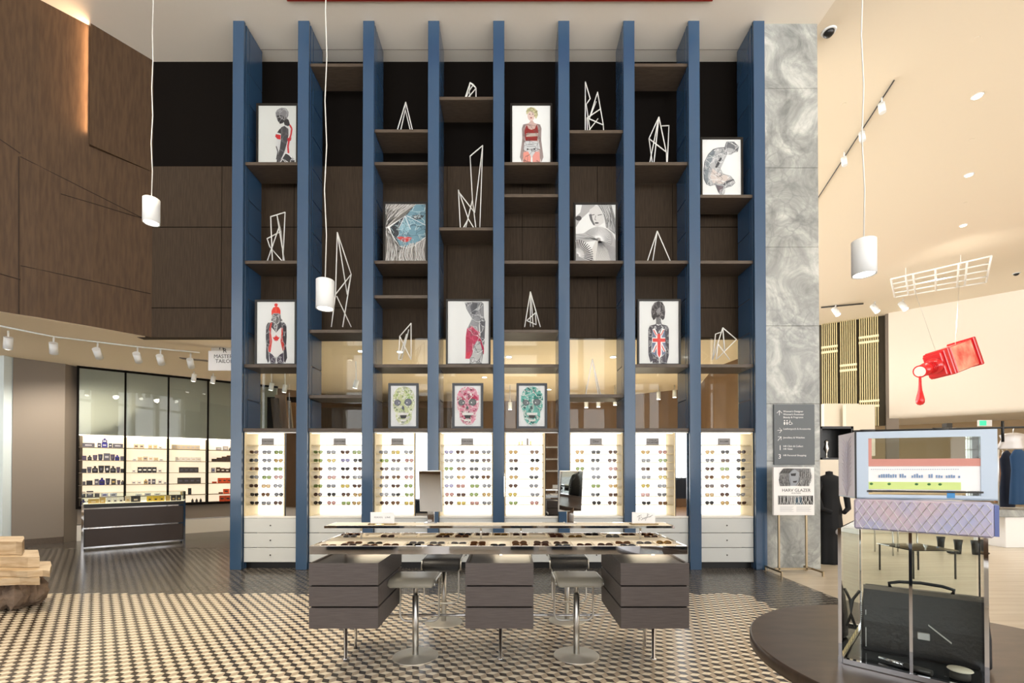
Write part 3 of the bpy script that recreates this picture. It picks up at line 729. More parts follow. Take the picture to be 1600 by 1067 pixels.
# 1 figure in profile with red straps
pos, w_, h_ = place(1, 253, 399.5, 465, 161)
head = [(370, 260), (365, 200), (400, 150), (470, 120), (540, 130), (585, 180), (588, 240), (560, 300), (520, 330), (470, 300), (440, 380), (405, 340), (385, 290)]
face = [(385, 250), (440, 240), (500, 260), (520, 330), (490, 370), (440, 383), (410, 345), (400, 300)]
body = [(520, 300), (585, 310), (610, 400), (650, 450), (660, 540), (635, 640), (600, 760), (610, 850), (690, 950), (695, 1030), (385, 1030), (380, 860), (375, 700), (385, 620), (360, 580), (375, 540), (430, 470), (470, 430), (525, 400)]
arm = [(460, 440), (520, 415), (585, 460), (590, 560), (560, 700), (520, 830), (470, 930), (450, 1030), (385, 1030), (400, 900), (440, 780), (460, 640)]
picture(pos, w_, h_, (75, 92, 725, 1025), [('p', GR, head), ('p', DK, face), ('p', (200, 202, 202), body), ('p', DK, [(430, 470), (470, 440), (460, 540), (395, 520)]),
    ('p', RD, [(370, 545), (455, 560), (455, 632), (400, 625), (362, 585)]), ('p', (60, 60, 64), arm), ('p', DK, [(540, 280), (590, 320), (615, 400), (580, 420), (520, 400), (500, 330)]),
    ('l', RD, 28, [(610, 400), (645, 460), (630, 560), (600, 640), (580, 740), (590, 850)]), ('p', (168, 28, 38), [(565, 610), (640, 600), (630, 650), (575, 665)]),
    ('p', DK, [(540, 850), (620, 880), (695, 960), (690, 1030), (430, 1030), (480, 940)]), ('w', WH, 7, 12, [(540, 850), (620, 880), (695, 960), (690, 1030), (430, 1030), (480, 940)], 3),
    ('w', GR, 4, 16, arm, 4), ('w', LG, 4, 18, head, 5), ('l', DK, 16, [(380, 740), (410, 830), (385, 950)])],
    'framed print of a grey figure in profile with red straps, upper far left bay', (205, 208, 204))
# 2 blue face
pos, w_, h_ = place(3, 407, 599, 668, 315)
blue = [(430, 100), (725, 100), (725, 640), (520, 800), (400, 830), (300, 800), (180, 610), (150, 480), (380, 300)]
ops = [('p', (58, 62, 68), blue), ('p', (110, 150, 166), [(560, 100), (725, 100), (725, 640), (500, 800), (400, 825), (310, 790), (260, 690), (300, 560), (400, 300)]),
    ('p', (140, 182, 196), [(390, 300), (480, 520), (400, 560), (290, 520)]), ('p', (190, 60, 60), [(260, 650), (330, 635), (390, 650), (440, 640), (505, 660), (470, 710), (400, 735), (320, 710)]),
    ('p', (60, 66, 72), [(500, 290), (600, 270), (700, 290), (640, 350), (540, 350)]), ('p', (170, 176, 176), ell(580, 312, 50, 26)), ('p', (60, 66, 72), ell(585, 312, 18, 18)),
    ('w', (190, 214, 220), 5, 90, blue, 7), ('w', (40, 60, 70), 4, 60, blue, 8), ('l', WH, 9, [(390, 290), (290, 500)]), ('l', WH, 9, [(390, 290), (480, 520)]), ('l', WH, 8, [(420, 290), (725, 450)]),
    ('l', WH, 9, [(110, 490), (200, 640), (300, 800), (420, 828), (520, 800), (725, 650)]), ('l', (240, 120, 110), 7, [(270, 655), (390, 665), (500, 665)])]
hc = [(220, 218, 214), (150, 146, 142), WH, (120, 116, 112)]
ops += [('p', (110, 106, 102), [(75, 100), (560, 100), (380, 300), (100, 480), (75, 480)]), ('h', hc, 8, ((560, 100), (75, 100)), ((90, 490), (75, 300)), (-10, -20), 34, 1),
    ('p', (112, 108, 104), [(75, 490), (120, 500), (200, 660), (310, 810), (420, 840), (540, 800), (725, 660), (725, 1055), (75, 1055)]),
    ('h', hc, 8, ((80, 490), (300, 800)), ((75, 1055), (330, 1055)), (30, 0), 30, 2), ('h', hc, 8, ((725, 680), (320, 820)), ((725, 1055), (300, 1055)), (-30, 0), 36, 9)]
picture(pos, w_, h_, (75, 95, 725, 1055), ops, 'framed print of a blue face with red lips and white hair, third bay')
# 3 blond standing figure
pos, w_, h_ = place(5, 253, 797.5, 863, 161)
bodyf = sym([(380, 350), (370, 380), (260, 405), (238, 470), (245, 640), (225, 780), (205, 920), (240, 1005), (260, 930), (262, 800), (290, 660), (300, 600), (290, 700), (262, 800), (255, 1030), (385, 1030), (395, 900)], 405)
skin = (196, 168, 160)
picture(pos, w_, h_, (75, 108, 722, 1032), [('p', (150, 136, 134), bodyf), ('p', skin, sym([(395, 330), (360, 380), (300, 400), (300, 640), (270, 800), (262, 1028), (380, 1028), (398, 900)], 405)),
    ('p', (214, 190, 182), ell(395, 265, 62, 82)), ('p', (196, 192, 150), [(310, 200), (330, 150), (390, 130), (450, 140), (505, 190), (510, 260), (480, 320), (455, 280), (440, 210), (380, 190), (330, 240), (318, 250)]),
    ('p', (140, 36, 32), [(320, 410), (350, 470), (400, 490), (460, 470), (495, 400), (520, 520), (500, 660), (300, 660), (280, 510)]), ('p', (180, 170, 160), [(315, 545), (515, 540), (510, 590), (310, 600)]),
    ('p', (200, 204, 206), [(300, 670), (510, 670), (550, 790), (440, 880), (400, 930), (370, 880), (260, 790)]), ('p', (226, 150, 136), [(262, 850), (340, 830), (385, 900), (385, 1030), (258, 1030)]), ('p', (220, 150, 140), [(540, 850), (470, 830), (425, 900), (420, 1030), (545, 1030)]),
    ('p', (60, 40, 40), ell(372, 243, 12, 6)), ('p', (60, 40, 40), ell(424, 243, 12, 6)), ('p', (150, 60, 60), ell(396, 300, 20, 8)), ('l', DK, 6, [(330, 725), (450, 725)]), ('l', DK, 6, [(320, 755), (470, 755)]), ('p', DK, ell(335, 797, 16, 12)), ('p', DK, ell(450, 797, 16, 12)),
    ('w', (90, 84, 84), 4, 60, sym([(300, 400), (240, 470), (245, 640), (262, 800), (258, 1028)], 405), 12), ('w', (110, 106, 70), 4, 20, [(310, 200), (390, 130), (505, 190), (510, 260), (455, 280), (380, 190)], 3)],
    'framed print of a blond figure in a dark red top, upper fifth bay')
# 4 veil and fans in grey
pos, w_, h_ = place(6, 407, 896.5, 965, 316)
ops = [('p', (150, 151, 151), [(420, 98), (650, 98), (715, 330), (715, 600), (560, 470), (540, 300), (470, 160)]), ('p', (168, 168, 168), [(180, 98), (400, 98), (300, 210), (160, 340), (85, 470), (75, 470), (75, 300), (150, 230)]),
    ('p', (60, 60, 62), ell(125, 325, 48, 42)), ('p', (205, 205, 204), [(300, 180), (400, 110), (470, 150), (530, 250), (530, 400), (430, 470), (370, 450), (320, 360), (292, 280)]),
    ('p', (96, 96, 98), [(290, 265), (330, 250), (350, 350), (390, 440), (360, 440), (310, 350)]), ('l', (70, 70, 72), 12, [(430, 275), (500, 262)]), ('l', (70, 70, 72), 12, [(330, 275), (380, 262)]), ('p', (80, 80, 82), ell(415, 405, 34, 14)), ('l', (90, 90, 92), 8, [(400, 280), (385, 350), (410, 360)]),
    ('h', [(232, 234, 234), (100, 102, 104)], 6, ((430, 98), (650, 98)), ((560, 480), (715, 560)), (20, -20), 26, 3),
    ('p', (176, 176, 176), [(75, 590), (200, 580), (300, 510), (430, 475), (560, 500), (660, 570), (720, 700), (720, 1050), (340, 1050), (310, 900), (400, 700), (220, 730), (75, 700)]),
    ('p', (206, 206, 202), [(400, 700), (560, 760), (640, 1050), (380, 1050), (310, 900)]), ('f', (70, 72, 74), 7, (440, 690), 60, 225, -150, 20, 34), ('f', (236, 238, 238), 5, (440, 690), 30, 215, -147, 17, 34), ('f', (120, 120, 122), 5, (440, 690), 20, 420, 20, 95, 26),
    ('h', [(90, 92, 94), (220, 222, 222)], 6, ((75, 600), (75, 700)), ((430, 680), (430, 695)), (0, -12), 9, 6),
    ('p', (150, 150, 150), [(75, 720), (160, 712), (240, 780), (300, 880), (350, 1010), (350, 1050), (75, 1050)]), ('f', (40, 42, 44), 13, (95, 950), 120, 262, -98, 20, 15), ('f', (230, 230, 230), 6, (95, 950), 30, 240, -92, 25, 15)]
picture(pos, w_, h_, (75, 98, 718, 1050), ops, 'framed grey print of a veiled face above fanned pleats, sixth bay')
# 5 crouching figure
pos, w_, h_ = place(8, 304, 1095, 1161.5, 214)
cr = [(470, 190), (440, 215), (330, 225), (250, 250), (170, 330), (110, 450), (90, 600), (95, 740), (140, 830), (200, 858), (280, 835), (330, 960), (385, 1020), (440, 980), (450, 890), (560, 860), (615, 800), (600, 750), (540, 690), (420, 650), (370, 570), (440, 420), (480, 340), (560, 335), (600, 300), (660, 290), (680, 200), (600, 120), (490, 115)]
ops = [('p', (176, 178, 180), cr), ('p', (130, 140, 146), [(300, 228), (250, 250), (170, 330), (110, 450), (90, 600), (95, 740), (140, 830), (200, 855), (160, 700), (190, 520), (240, 400)]),
    ('p', (206, 196, 190), [(240, 560), (330, 640), (480, 680), (540, 730), (440, 820), (250, 810), (200, 700)]), ('p', (60, 62, 66), [(370, 380), (395, 390), (350, 500), (300, 570), (282, 540), (320, 460)]),
    ('p', (110, 112, 116), [(470, 120), (600, 120), (680, 200), (660, 290), (600, 240), (500, 220), (450, 260), (430, 240)]), ('p', (84, 86, 90), [(410, 830), (480, 770), (580, 740), (600, 755), (500, 800), (440, 850)]),
    ('p', (110, 100, 106), [(290, 835), (420, 860), (400, 940), (330, 950)]), ('w', (230, 232, 232), 5, 90, cr, 21), ('w', (90, 98, 104), 4, 80, cr, 22), ('l', (70, 76, 80), 9, [(440, 215), (330, 225), (250, 250), (170, 330), (110, 450), (90, 600), (95, 740), (140, 830)])]
picture(pos, w_, h_, (65, 85, 710, 1025), ops, 'framed print of a crouching grey figure, upper far right bay')
# 6 red cap and maple leaf suit
pos, w_, h_ = place(1, 569, 399, 464, 468)
BF = sym([(385, 290), (380, 380), (250, 395), (215, 450), (210, 620), (218, 760), (215, 950), (250, 1035), (262, 960), (250, 860), (265, 700), (262, 560), (300, 700), (250, 860), (290, 1045), (385, 1045), (388, 950)], 390)
leaf = [(390, 585), (403, 618), (420, 608), (418, 632), (450, 622), (440, 650), (420, 668), (425, 685), (394, 680), (394, 700), (386, 700), (386, 680), (355, 685), (360, 668), (340, 650), (330, 622), (362, 632), (360, 608), (377, 618)]
ops = [('p', (52, 50, 58), [(250, 395), (215, 450), (210, 620), (218, 760), (215, 950), (250, 1035), (270, 1000), (262, 900), (300, 700), (300, 400)]), ('p', (52, 50, 58), [(530, 395), (565, 450), (570, 620), (562, 760), (580, 950), (545, 1035), (525, 1000), (520, 900), (480, 700), (480, 400)]),
    ('p', (58, 56, 64), sym([(340, 330), (330, 385), (265, 400), (290, 480), (300, 560), (390, 600)], 390)), ('p', (70, 62, 78), [(265, 860), (388, 940), (385, 1045), (290, 1045)]), ('p', (70, 62, 78), [(515, 860), (402, 940), (410, 1045), (520, 1045)]),
    ('p', (222, 222, 220), sym([(390, 555), (340, 500), (305, 470), (300, 600), (318, 690), (290, 860), (370, 950), (390, 940)], 390)),
    ('p', (206, 62, 52), [(290, 400), (320, 395), (300, 480), (300, 560), (320, 690), (295, 865), (245, 855), (275, 720), (268, 500)]), ('p', (206, 62, 52), [(475, 470), (510, 490), (500, 620), (540, 820), (500, 840), (465, 690), (480, 560)]),
    ('p', (208, 40, 34), leaf), ('p', (110, 110, 112), [(320, 255), (460, 255), (470, 330), (500, 360), (440, 400), (390, 552), (345, 460), (330, 380), (300, 360), (320, 320)]),
    ('w', WH, 4, 26, [(330, 260), (455, 260), (440, 400), (390, 540), (345, 460), (330, 380)], 5), ('p', (226, 56, 36), [(310, 280), (308, 210), (335, 160), (385, 140), (435, 155), (462, 205), (462, 270), (440, 250), (340, 250)]), ('p', (216, 46, 34), ell(385, 118, 30, 25)), ('l', (240, 110, 60), 8, [(388, 160), (388, 240)]),
    ('w', LG, 4, 26, [(250, 395), (215, 450), (218, 760), (262, 900), (300, 700), (300, 400)], 6), ('w', LG, 4, 26, [(530, 395), (565, 450), (562, 760), (520, 900), (480, 700), (480, 400)], 7), ('w', LG, 5, 14, [(265, 860), (388, 940), (385, 1045), (290, 1045)], 8), ('w', LG, 5, 14, [(515, 860), (402, 940), (410, 1045), (520, 1045)], 9)]
picture(pos, w_, h_, (60, 68, 712, 1045), ops, 'framed print of a figure in red cap and red leaf swimsuit, lower far left')
# 7 crimson suit
pos, w_, h_ = place(4, 569, 697, 766.5, 467)
g7 = [(355, 90), (480, 78), (620, 80), (655, 110), (660, 320), (682, 380), (670, 650), (655, 820), (625, 1035), (430, 1035), (430, 960), (480, 760), (400, 480), (470, 340), (380, 190)]
ops = [('p', (140, 142, 146), g7), ('p', (188, 190, 190), [(500, 760), (560, 690), (620, 760), (630, 1035), (430, 1035), (440, 940)]), ('p', (80, 82, 88), [(470, 90), (560, 100), (540, 240), (480, 300), (440, 160)]), ('p', (96, 98, 104), [(600, 340), (660, 330), (682, 400), (665, 740), (640, 740), (600, 600), (590, 450)]),
    ('p', (172, 26, 72), [(390, 490), (470, 450), (520, 520), (600, 560), (610, 660), (655, 800), (650, 900), (600, 700), (540, 690), (500, 760), (470, 900), (430, 960), (365, 960), (370, 800), (370, 620)]), ('p', (206, 30, 60), [(370, 870), (440, 850), (450, 930), (420, 962), (365, 960)]),
    ('p', (222, 224, 224), [(590, 400), (605, 600), (590, 650), (580, 440)]), ('w', (226, 228, 230), 5, 70, g7, 31), ('w', (70, 72, 78), 4, 60, g7, 32), ('w', (226, 90, 130), 4, 34, [(390, 490), (470, 450), (600, 560), (610, 660), (500, 760), (430, 960), (365, 960), (370, 620)], 33), ('l', (172, 26, 72), 14, [(600, 660), (655, 800), (650, 890)])]
picture(pos, w_, h_, (85, 68, 735, 1038), ops, 'framed print of a grey figure in a crimson swimsuit, lower fourth bay')
# 8 bearskin and crossed flag suit
pos, w_, h_ = place(7, 569, 995.5, 1063, 467)
UJ = sym([(378, 590), (320, 520), (285, 540), (282, 620), (275, 740), (275, 880), (350, 920), (378, 960)], 384)
ops = [('p', (66, 64, 74), sym([(345, 430), (240, 455), (215, 500), (215, 900), (250, 1020), (285, 980), (262, 860), (280, 600), (290, 470)], 382)), ('p', (74, 70, 82), [(262, 870), (385, 950), (385, 1035), (285, 1035)]), ('p', (74, 70, 82), [(505, 870), (400, 950), (405, 1035), (520, 1035)]),
    ('p', (80, 78, 86), sym([(345, 400), (330, 440), (250, 460), (300, 560), (378, 600)], 384)), ('p', (110, 122, 150), UJ), ('l', WH, 46, [(300, 500), (384, 660), (480, 850)]), ('l', WH, 46, [(460, 500), (384, 680), (290, 860)]), ('l', (214, 84, 74), 16, [(300, 520), (384, 670), (480, 850)]), ('l', (214, 84, 74), 16, [(464, 520), (384, 680), (300, 860)]),
    ('p', WH, [(275, 635), (490, 635), (490, 715), (275, 715)]), ('p', WH, [(345, 600), (425, 600), (435, 900), (392, 960), (350, 900)]), ('p', (222, 70, 62), [(285, 650), (490, 650), (490, 702), (285, 702)]), ('p', (222, 70, 62), [(360, 580), (412, 580), (415, 890), (390, 945), (366, 890)]),
    ('p', (54, 50, 52), [(262, 230), (275, 160), (320, 100), (380, 82), (440, 95), (480, 160), (490, 240), (478, 340), (450, 372), (420, 340), (340, 340), (300, 372), (270, 320)]), ('p', (110, 110, 112), [(340, 330), (420, 330), (420, 430), (340, 430)]), ('p', (140, 140, 140), ell(375, 210, 42, 60)),
    ('p', (60, 58, 60), [(335, 150), (400, 120), (420, 170), (370, 200), (335, 240)]), ('w', (150, 146, 146), 4, 50, ell(376, 225, 108, 135), 41), ('w', LG, 4, 30, [(240, 455), (215, 500), (215, 900), (262, 860), (290, 470)], 42), ('w', LG, 4, 30, [(525, 455), (548, 500), (550, 900), (502, 860), (478, 470)], 43),
    ('w', LG, 5, 14, [(262, 870), (385, 950), (385, 1035), (285, 1035)], 44), ('w', LG, 5, 14, [(505, 870), (400, 950), (405, 1035), (520, 1035)], 45), ('w', WH, 4, 14, [(345, 430), (420, 430), (460, 480), (384, 570), (310, 480)], 46)]
picture(pos, w_, h_, (65, 80, 706, 1036), ops, 'framed print of a figure in tall fur hat and crossed flag swimsuit, seventh bay')
# skulls
def skull(b, px0, px1, c1, c2, c3, eye, label, seed):
    Y = YS+.12; a_ = P(px0, 600, Y).x; d_ = P(px1, 600, Y).x; zt = P(800, 598.5, Y).z
    S = [(415, 148), (520, 165), (610, 225), (655, 320), (665, 450), (650, 600), (600, 690), (600, 820), (520, 930), (425, 955), (330, 930), (250, 820), (240, 700), (195, 620), (180, 470), (190, 330), (240, 225), (320, 165)]
    r = random.Random(seed); ops = [('p', c1, S)]
    tri = []
    for i in range(130):
        x, y = r.uniform(190, 650), r.uniform(150, 940); a = r.uniform(0, 6.28); q = r.uniform(12, 34)
        t3 = [(x+q*cos(a+k*2.1), y+q*sin(a+k*2.1)) for k in range(3)]
        if all(inside(p, S) for p in t3): ops.append(('p', r.choice([c2, c3, c3, (240, 242, 240), c2]), t3))
    ops += [('p', c2, [(430, 430), (530, 300), (640, 390), (560, 420), (500, 410)]), ('w', (245, 247, 245), 6, 110, S, seed+1),
        ('p', eye, ell(292, 490, 72, 62)), ('p', eye, ell(525, 480, 80, 75)), ('f', (150, 152, 156), 4, (292, 490), 14, 66, 0, 350, 18), ('f', (150, 152, 156), 4, (525, 480), 14, 72, 0, 350, 18), ('p', WH, ell(325, 495, 13, 13)), ('p', WH, ell(500, 490, 13, 13)),
        ('p', eye, [(412, 545), (440, 600), (425, 640), (412, 620), (398, 640), (382, 600)]), ('p', (232, 234, 232), [(300, 700), (540, 700), (530, 750), (310, 750)]), ('p', (44, 48, 50), [(345, 752), (495, 752), (475, 815), (370, 815)]), ('p', (236, 238, 236), [(340, 840), (500, 840), (480, 880), (360, 880)])]
    for x in range(320, 530, 24): ops.append(('l', GR, 4, [(x, 702), (x, 748)]))
    for x in range(355, 490, 22): ops.append(('l', GR, 4, [(x, 842), (x, 876)]))
    picture(((a_+d_)/2, Y, TOPZ+.0005), d_-a_, zt-TOPZ, (138, 132, 700, 982), ops, label, (230, 234, 236), 'frame_slate', .03, .038)
skull(3, 606.5, 654, (206, 216, 168), (150, 176, 108), (110, 128, 100), (84, 90, 110), 'framed print of a pale green faceted skull, left of the three skull pictures', 51)
skull(4, 706.5, 755, (222, 150, 172), (178, 42, 82), (96, 44, 58), (66, 76, 76), 'framed print of a pink and crimson faceted skull, middle of the three skull pictures', 52)
skull(5, 807, 855, (110, 186, 176), (20, 118, 108), (36, 76, 76), (60, 80, 84), 'framed print of a teal faceted skull, right of the three skull pictures', 53)
# ============================================================ DISPLAY TABLE
TX0, TX1 = -1.485, 1.305; TY0, TY1 = 3.40, 4.14; TZ = .993; TB = .932
tb = thing('display_table', 'long chrome edged eyewear table with three hanging drawer blocks', 'table', (-.09, 3.8, 0))
m = MB(); e = .03
m.bbox(TX0, TX1, TY0, TY0+.02, TB, TZ, .002); m.bbox(TX0, TX1, TY1-.02, TY1, TB, TZ, .002); m.bbox(TX0, TX0+.02, TY0+.02, TY1-.02, TB, TZ, .002); m.bbox(TX1-.02, TX1, TY0+.02, TY1-.02, TB, TZ, .002)
m.box(TX0+.02, TX1-.02, TY0+.02, TY1-.02, TB, TB+.01); m.build('edge_frame', 'chrome', tb)
m = MB(); m.box(TX0+.02, TX1-.02, TY0+.02, TY1-.02, TB+.011, TZ-.03)
m.box(TX0+.02, TX1-.02, TY0+.26, TY1-.26, TZ-.03, TZ-.006)
n = 17; XS = [TX0+.02+(TX1-TX0-.04)*i/n for i in range(n+1)]
for (ya, yb_) in ((TY0+.02, TY0+.26), (TY1-.26, TY1-.02)):
    for x in XS[1:-1]: m.box(x-.004, x+.004, ya, yb_, TZ-.03, TZ-.005)
    m.box(TX0+.02, TX1-.02, (ya+yb_)/2-.004, (ya+yb_)/2+.004, TZ-.03, TZ-.008)
m.build('tray', 'tray_cream', tb)
SY0, SY1, SZ = 3.67, 3.92, 1.11
m = MB(); m.bbox(TX0, TX1, SY0, SY0+.012, SZ-.02, SZ, .001); m.bbox(TX0, TX1, SY1-.012, SY1, SZ-.02, SZ, .001); m.box(TX0, TX0+.012, SY0+.012, SY1-.012, SZ-.02, SZ); m.box(TX1-.012, TX1, SY0+.012, SY1-.012, SZ-.02, SZ)
u = m.build('upper_shelf', 'chrome', tb)
MB().box(TX0+.012, TX1-.012, SY0+.012, SY1-.012, SZ-.018, SZ-.001).build('shelf_surface', 'tray_cream', u)
for px_ in (564.5, 751.5, 814, 1000.5):
    x = P(px_, 830, 3.78).x; MB().tube([(x, 3.78, TZ-.004), (x, 3.78, SZ-.018)], .0085, 12).build('shelf_post', 'chrome', tb)
LX = (-1.36, -.085, 1.175)
for x in LX:
    m = MB(); m.lathe((x, 3.81, 0), [(.03, 0), (.03, .008), (.014, .014), (.014, TB)], 16); m.build('leg', 'chrome', tb)
    MB().tube([(x, 4.06, .0), (x, 4.06, TB)], .012, 12).build('leg', 'chrome', tb)
MB().tube([(LX[0], 4.06, .28), (LX[2], 4.06, .28)], .012, 10).build('foot_rail', 'chrome', tb)
BZ = [.383, .540, .697, .865]
for (xa, xb) in ((-1.49, -.978), (-.335, .168), (.812, 1.318)):
    m = MB(); m.box(xa+.012, xb-.012, TY0+.03, TY1-.012, BZ[0]+.005, BZ[3]-.02)
    bl = m.build('drawer_block', 'wall_black', tb)
    for k in range(3):
        m = MB(); za, zb_ = BZ[k]+(.006 if k else 0), BZ[k+1]-.006
        if k == 2:
            zb_ = BZ[3]; th_ = .016    # open topped box, tray let in a little under the rim
            m.box(xa, xb, TY0+.01, TY0+.01+th_, za, zb_); m.box(xa, xb, TY1-th_, TY1, za, zb_); m.box(xa, xa+th_, TY0+.01+th_, TY1-th_, za, zb_); m.box(xb-th_, xb, TY0+.01+th_, TY1-th_, za, zb_)
            m.box(xa+th_, xb-th_, TY0+.01+th_, TY1-th_, zb_-.02, zb_-.012)
        else: m.bbox(xa, xb, TY0+.01, TY1, za, zb_, .002)
        m.build('drawer', 'table_wood', bl)
# mirrors on the upper shelf
def table_mirror(px_, rz, tilt, label):
    x = P(px_, 780, 3.82).x; t = thing('table_mirror', label, 'mirror', (x, 3.82, SZ), 'mirrors on the eyewear table')
    MB().bbox(x-.05, x+.05, 3.775, 3.865, SZ+.0005, SZ+.012, .003).build('base', 'chrome', t)
    MB().bbox(x-.028, x+.028, 3.812, 3.824, SZ+.012, SZ+.15, .002).build('post', 'chrome', t)
    mt = Matrix.Translation((x, 3.80, SZ+.27)) @ Matrix.Rotation(rz, 4, 'Z') @ Matrix.Rotation(tilt, 4, 'X')
    b = MB().bbox(-.1, .1, -.008, .008, -.17, .17, .003).xf(mt).build('mirror_frame', 'steel', t)
    MB().box(-.094, .094, -.0095, -.0085, -.163, .163).xf(mt).build('mirror_glass', 'mirror', b)
table_mirror(673.5, R(-14), R(4), 'swivel mirror with chrome post, left one on the upper table shelf')
table_mirror(891, R(12), R(7), 'swivel mirror with chrome post, right one on the upper table shelf')
def table_sign(px0, px1, txt, label, script=False):
    Y = 3.74; a_ = P(px0, 800, Y).x; b_ = P(px1, 800, Y).x; x = (a_+b_)/2
    t = thing('sign_holder', label, 'sign', (x, Y, SZ)); hw = (b_-a_)/2
    MB().bbox(x-hw-.015, x+hw+.02, Y-.03, Y+.035, SZ+.0005, SZ+.012, .003).build('base', 'shelf_glass', t)
    MB().bbox(x-hw, x+hw, Y-.004, Y+.004, SZ+.012, SZ+.102, .001).build('card', 'white_card', t)
    if script:
        m = MB(); zc = SZ+.058; yy = Y-.0045; s_ = .0022
        S = [[(-24, 6), (-18, 10), (-8, 11)], [(-16, 10), (-18, -8)], [(-12, 6), (-6, 2), (-16, 0), (-8, -8), (-4, -2)], [(-2, 0), (-5, -6), (1, -4), (1, 0), (2, -6), (5, 0)], [(6, 1), (7, -5), (10, 1), (6, -12)], [(14, 12), (12, -3)], [(13, 12), (20, 8), (14, 4), (18, 0), (12, -3)], [(20, 1), (19, -3), (23, 0), (24, -2)], [(25, 2), (25, -2), (29, 3), (34, 3)]]
        for st in S: m.tube([(x+a*s_, yy, zc+c*s_+a*.0004) for a, c in st], .0013, 5)
        m.build('lettering', 'ink', t)
    else: text_mb(txt, .0165, face_mtx((x, Y-.0045, SZ+.06)), spacing=1.35).build('lettering', 'ink', t)
table_sign(579, 616, 'PERSOL  LINE', 'clear stand with white card in small spaced capitals, left end of table')
table_sign(987.5, 1023.5, '', 'clear stand with white card in handwritten lettering, right end of table', True)
# eyewear in the trays
rg = random.Random(4)
for row, (y, cols) in enumerate(((TY0+.075, None), (TY0+.195, None), (TY1-.195, None), (TY1-.075, None))):
    place_ = 0
    keep = [i for i in range(n) if rg.random() < ((.85, .4, .45, .62)[row] if i < 11 else (.5, .3, .4, .5)[row])]
    for q, i in enumerate(keep):
        col = rg.choice(['brown', 'brown', 'tortoiseshell', 'black', 'tortoiseshell', 'brown', 'grey', 'gold'])
        x = (XS[i]+XS[i+1])/2+rg.uniform(-.006, .006)
        put_glasses(rg.choice(KN), col, (x, y-.006, TZ-.022), (R(rg.uniform(-72, -56)), 0, rg.uniform(-.1, .1)),
            '%s folded eyeglasses, tray cell %s from left, %s row of the table from the front' % (col, ORD[i], ORD[row]), 'eyeglasses in the table trays', fold=True, sc=.95)
# ============================================================ BAR STOOLS
def stool(px_, Y, face, label, seatmat, first=True):
    x = P(px_, 900, Y).x; t = thing('bar_stool', label, 'stool', (x, Y, 0), 'bar stools at the eyewear table'); f = face
    MB().lathe((x, Y, 0), [(.19, 0), (.19, .004), (.183, .008), (.03, .012), (.024, .02), (.001, .021)], 48).build('base', 'brushed_steel', t)
    m = MB(); m.lathe((x, Y, .012), [(.026, 0), (.026, .50)], 20); m.lathe((x, Y, .512), [(.017, 0), (.017, .05), (.022, .075), (.045, .112), (.06, .118)], 20); m.build('column', 'steel', t)
    # bent seat pad: path in the facing direction
    path = [(-.190, -.024), (-.189, -.012), (-.180, -.001), (-.16, .008), (-.12, .012), (-.05, .010), (.05, .008), (.12, .008), (.155, .0), (.178, -.02), (.188, -.05), (.188, -.085)]
    def pad(wd, th_, dz):
        m = MB(); vs = []; K = len(path); hw = wd/2
        sec = [(-hw, .5), (-hw+.004, .9), (-hw+.018, 1.0), (0, 1.02), (hw-.018, 1.0), (hw-.004, .9), (hw, .5), (hw-.004, .1), (hw-.018, 0), (0, 0), (-hw+.018, 0), (-hw+.004, .1)]; S = len(sec)
        for i, (a, b) in enumerate(path):
            a0, b0 = path[max(i-1, 0)]; a1, b1 = path[min(i+1, K-1)]; L = math.hypot(a1-a0, b1-b0); nx, nz = -(b1-b0)/L, (a1-a0)/L
            q_ = .9 if i in (0, K-1) else 1
            for (sx, st) in sec: vs.append((x+sx*q_, Y+f*(a+nx*th_*st), .645+dz+b+nz*th_*st))
        fs = [(i*S+k, i*S+(k+1) % S, (i+1)*S+(k+1) % S, (i+1)*S+k) for i in range(K-1) for k in range(S)]+[tuple(range(S)), tuple((K-1)*S+k for k in range(S))[::-1]]
        m.add(vs, fs, 0, True); return m
    s_ = pad(.372, .026, 0).build('seat', seatmat, t)
    bm = MB()
    w2 = .19
    for sx in (-1, 1): bm.tube([(x+sx*w2, Y+f*a, .656+b) for a, b in path], .008, 8)
    bm.tube([(x+sx*w2, Y+f*.0, .636) for sx in (-1, 1)], .008, 8)
    bm.build('seat_frame', 'steel', t)
    # foot loop
    yl = Y+f*.165; w3 = .17; pts = [(x-w2, Y+f*.05, .650), (x-w2+.003, yl-f*.03, .640), (x-w3, yl, .60)]
    for k in range(7): a = pi/2*k/6; pts.append((x-w3+.06-.06*cos(a), yl+f*.0, .30-.0-.06*sin(a)))
    pts += [(2*x-p[0], p[1], p[2]) for p in reversed(pts)]
    MB().tube(pts, .0085, 8).build('foot_loop', 'steel', t)
for x in (-1.23, -.085, 1.06): area_light('table_led', (x+.1, 3.9, TB-.008), (0, 0, 0), .3, .3, 1.6, (1, .86, .6))
stool(649.5, 3.86, 1, 'bar stool with pale grey seat, front one left of the middle drawer block', 'grey_leather')
stool(900.5, 3.88, 1, 'bar stool with pale grey seat, front one right of the middle drawer block', 'grey_leather')
stool(693.5, 4.72, -1, 'bar stool with black seat, behind the table on the left', 'black_leather')
stool(886, 4.78, -1, 'bar stool with black seat, behind the table on the right', 'black_leather')
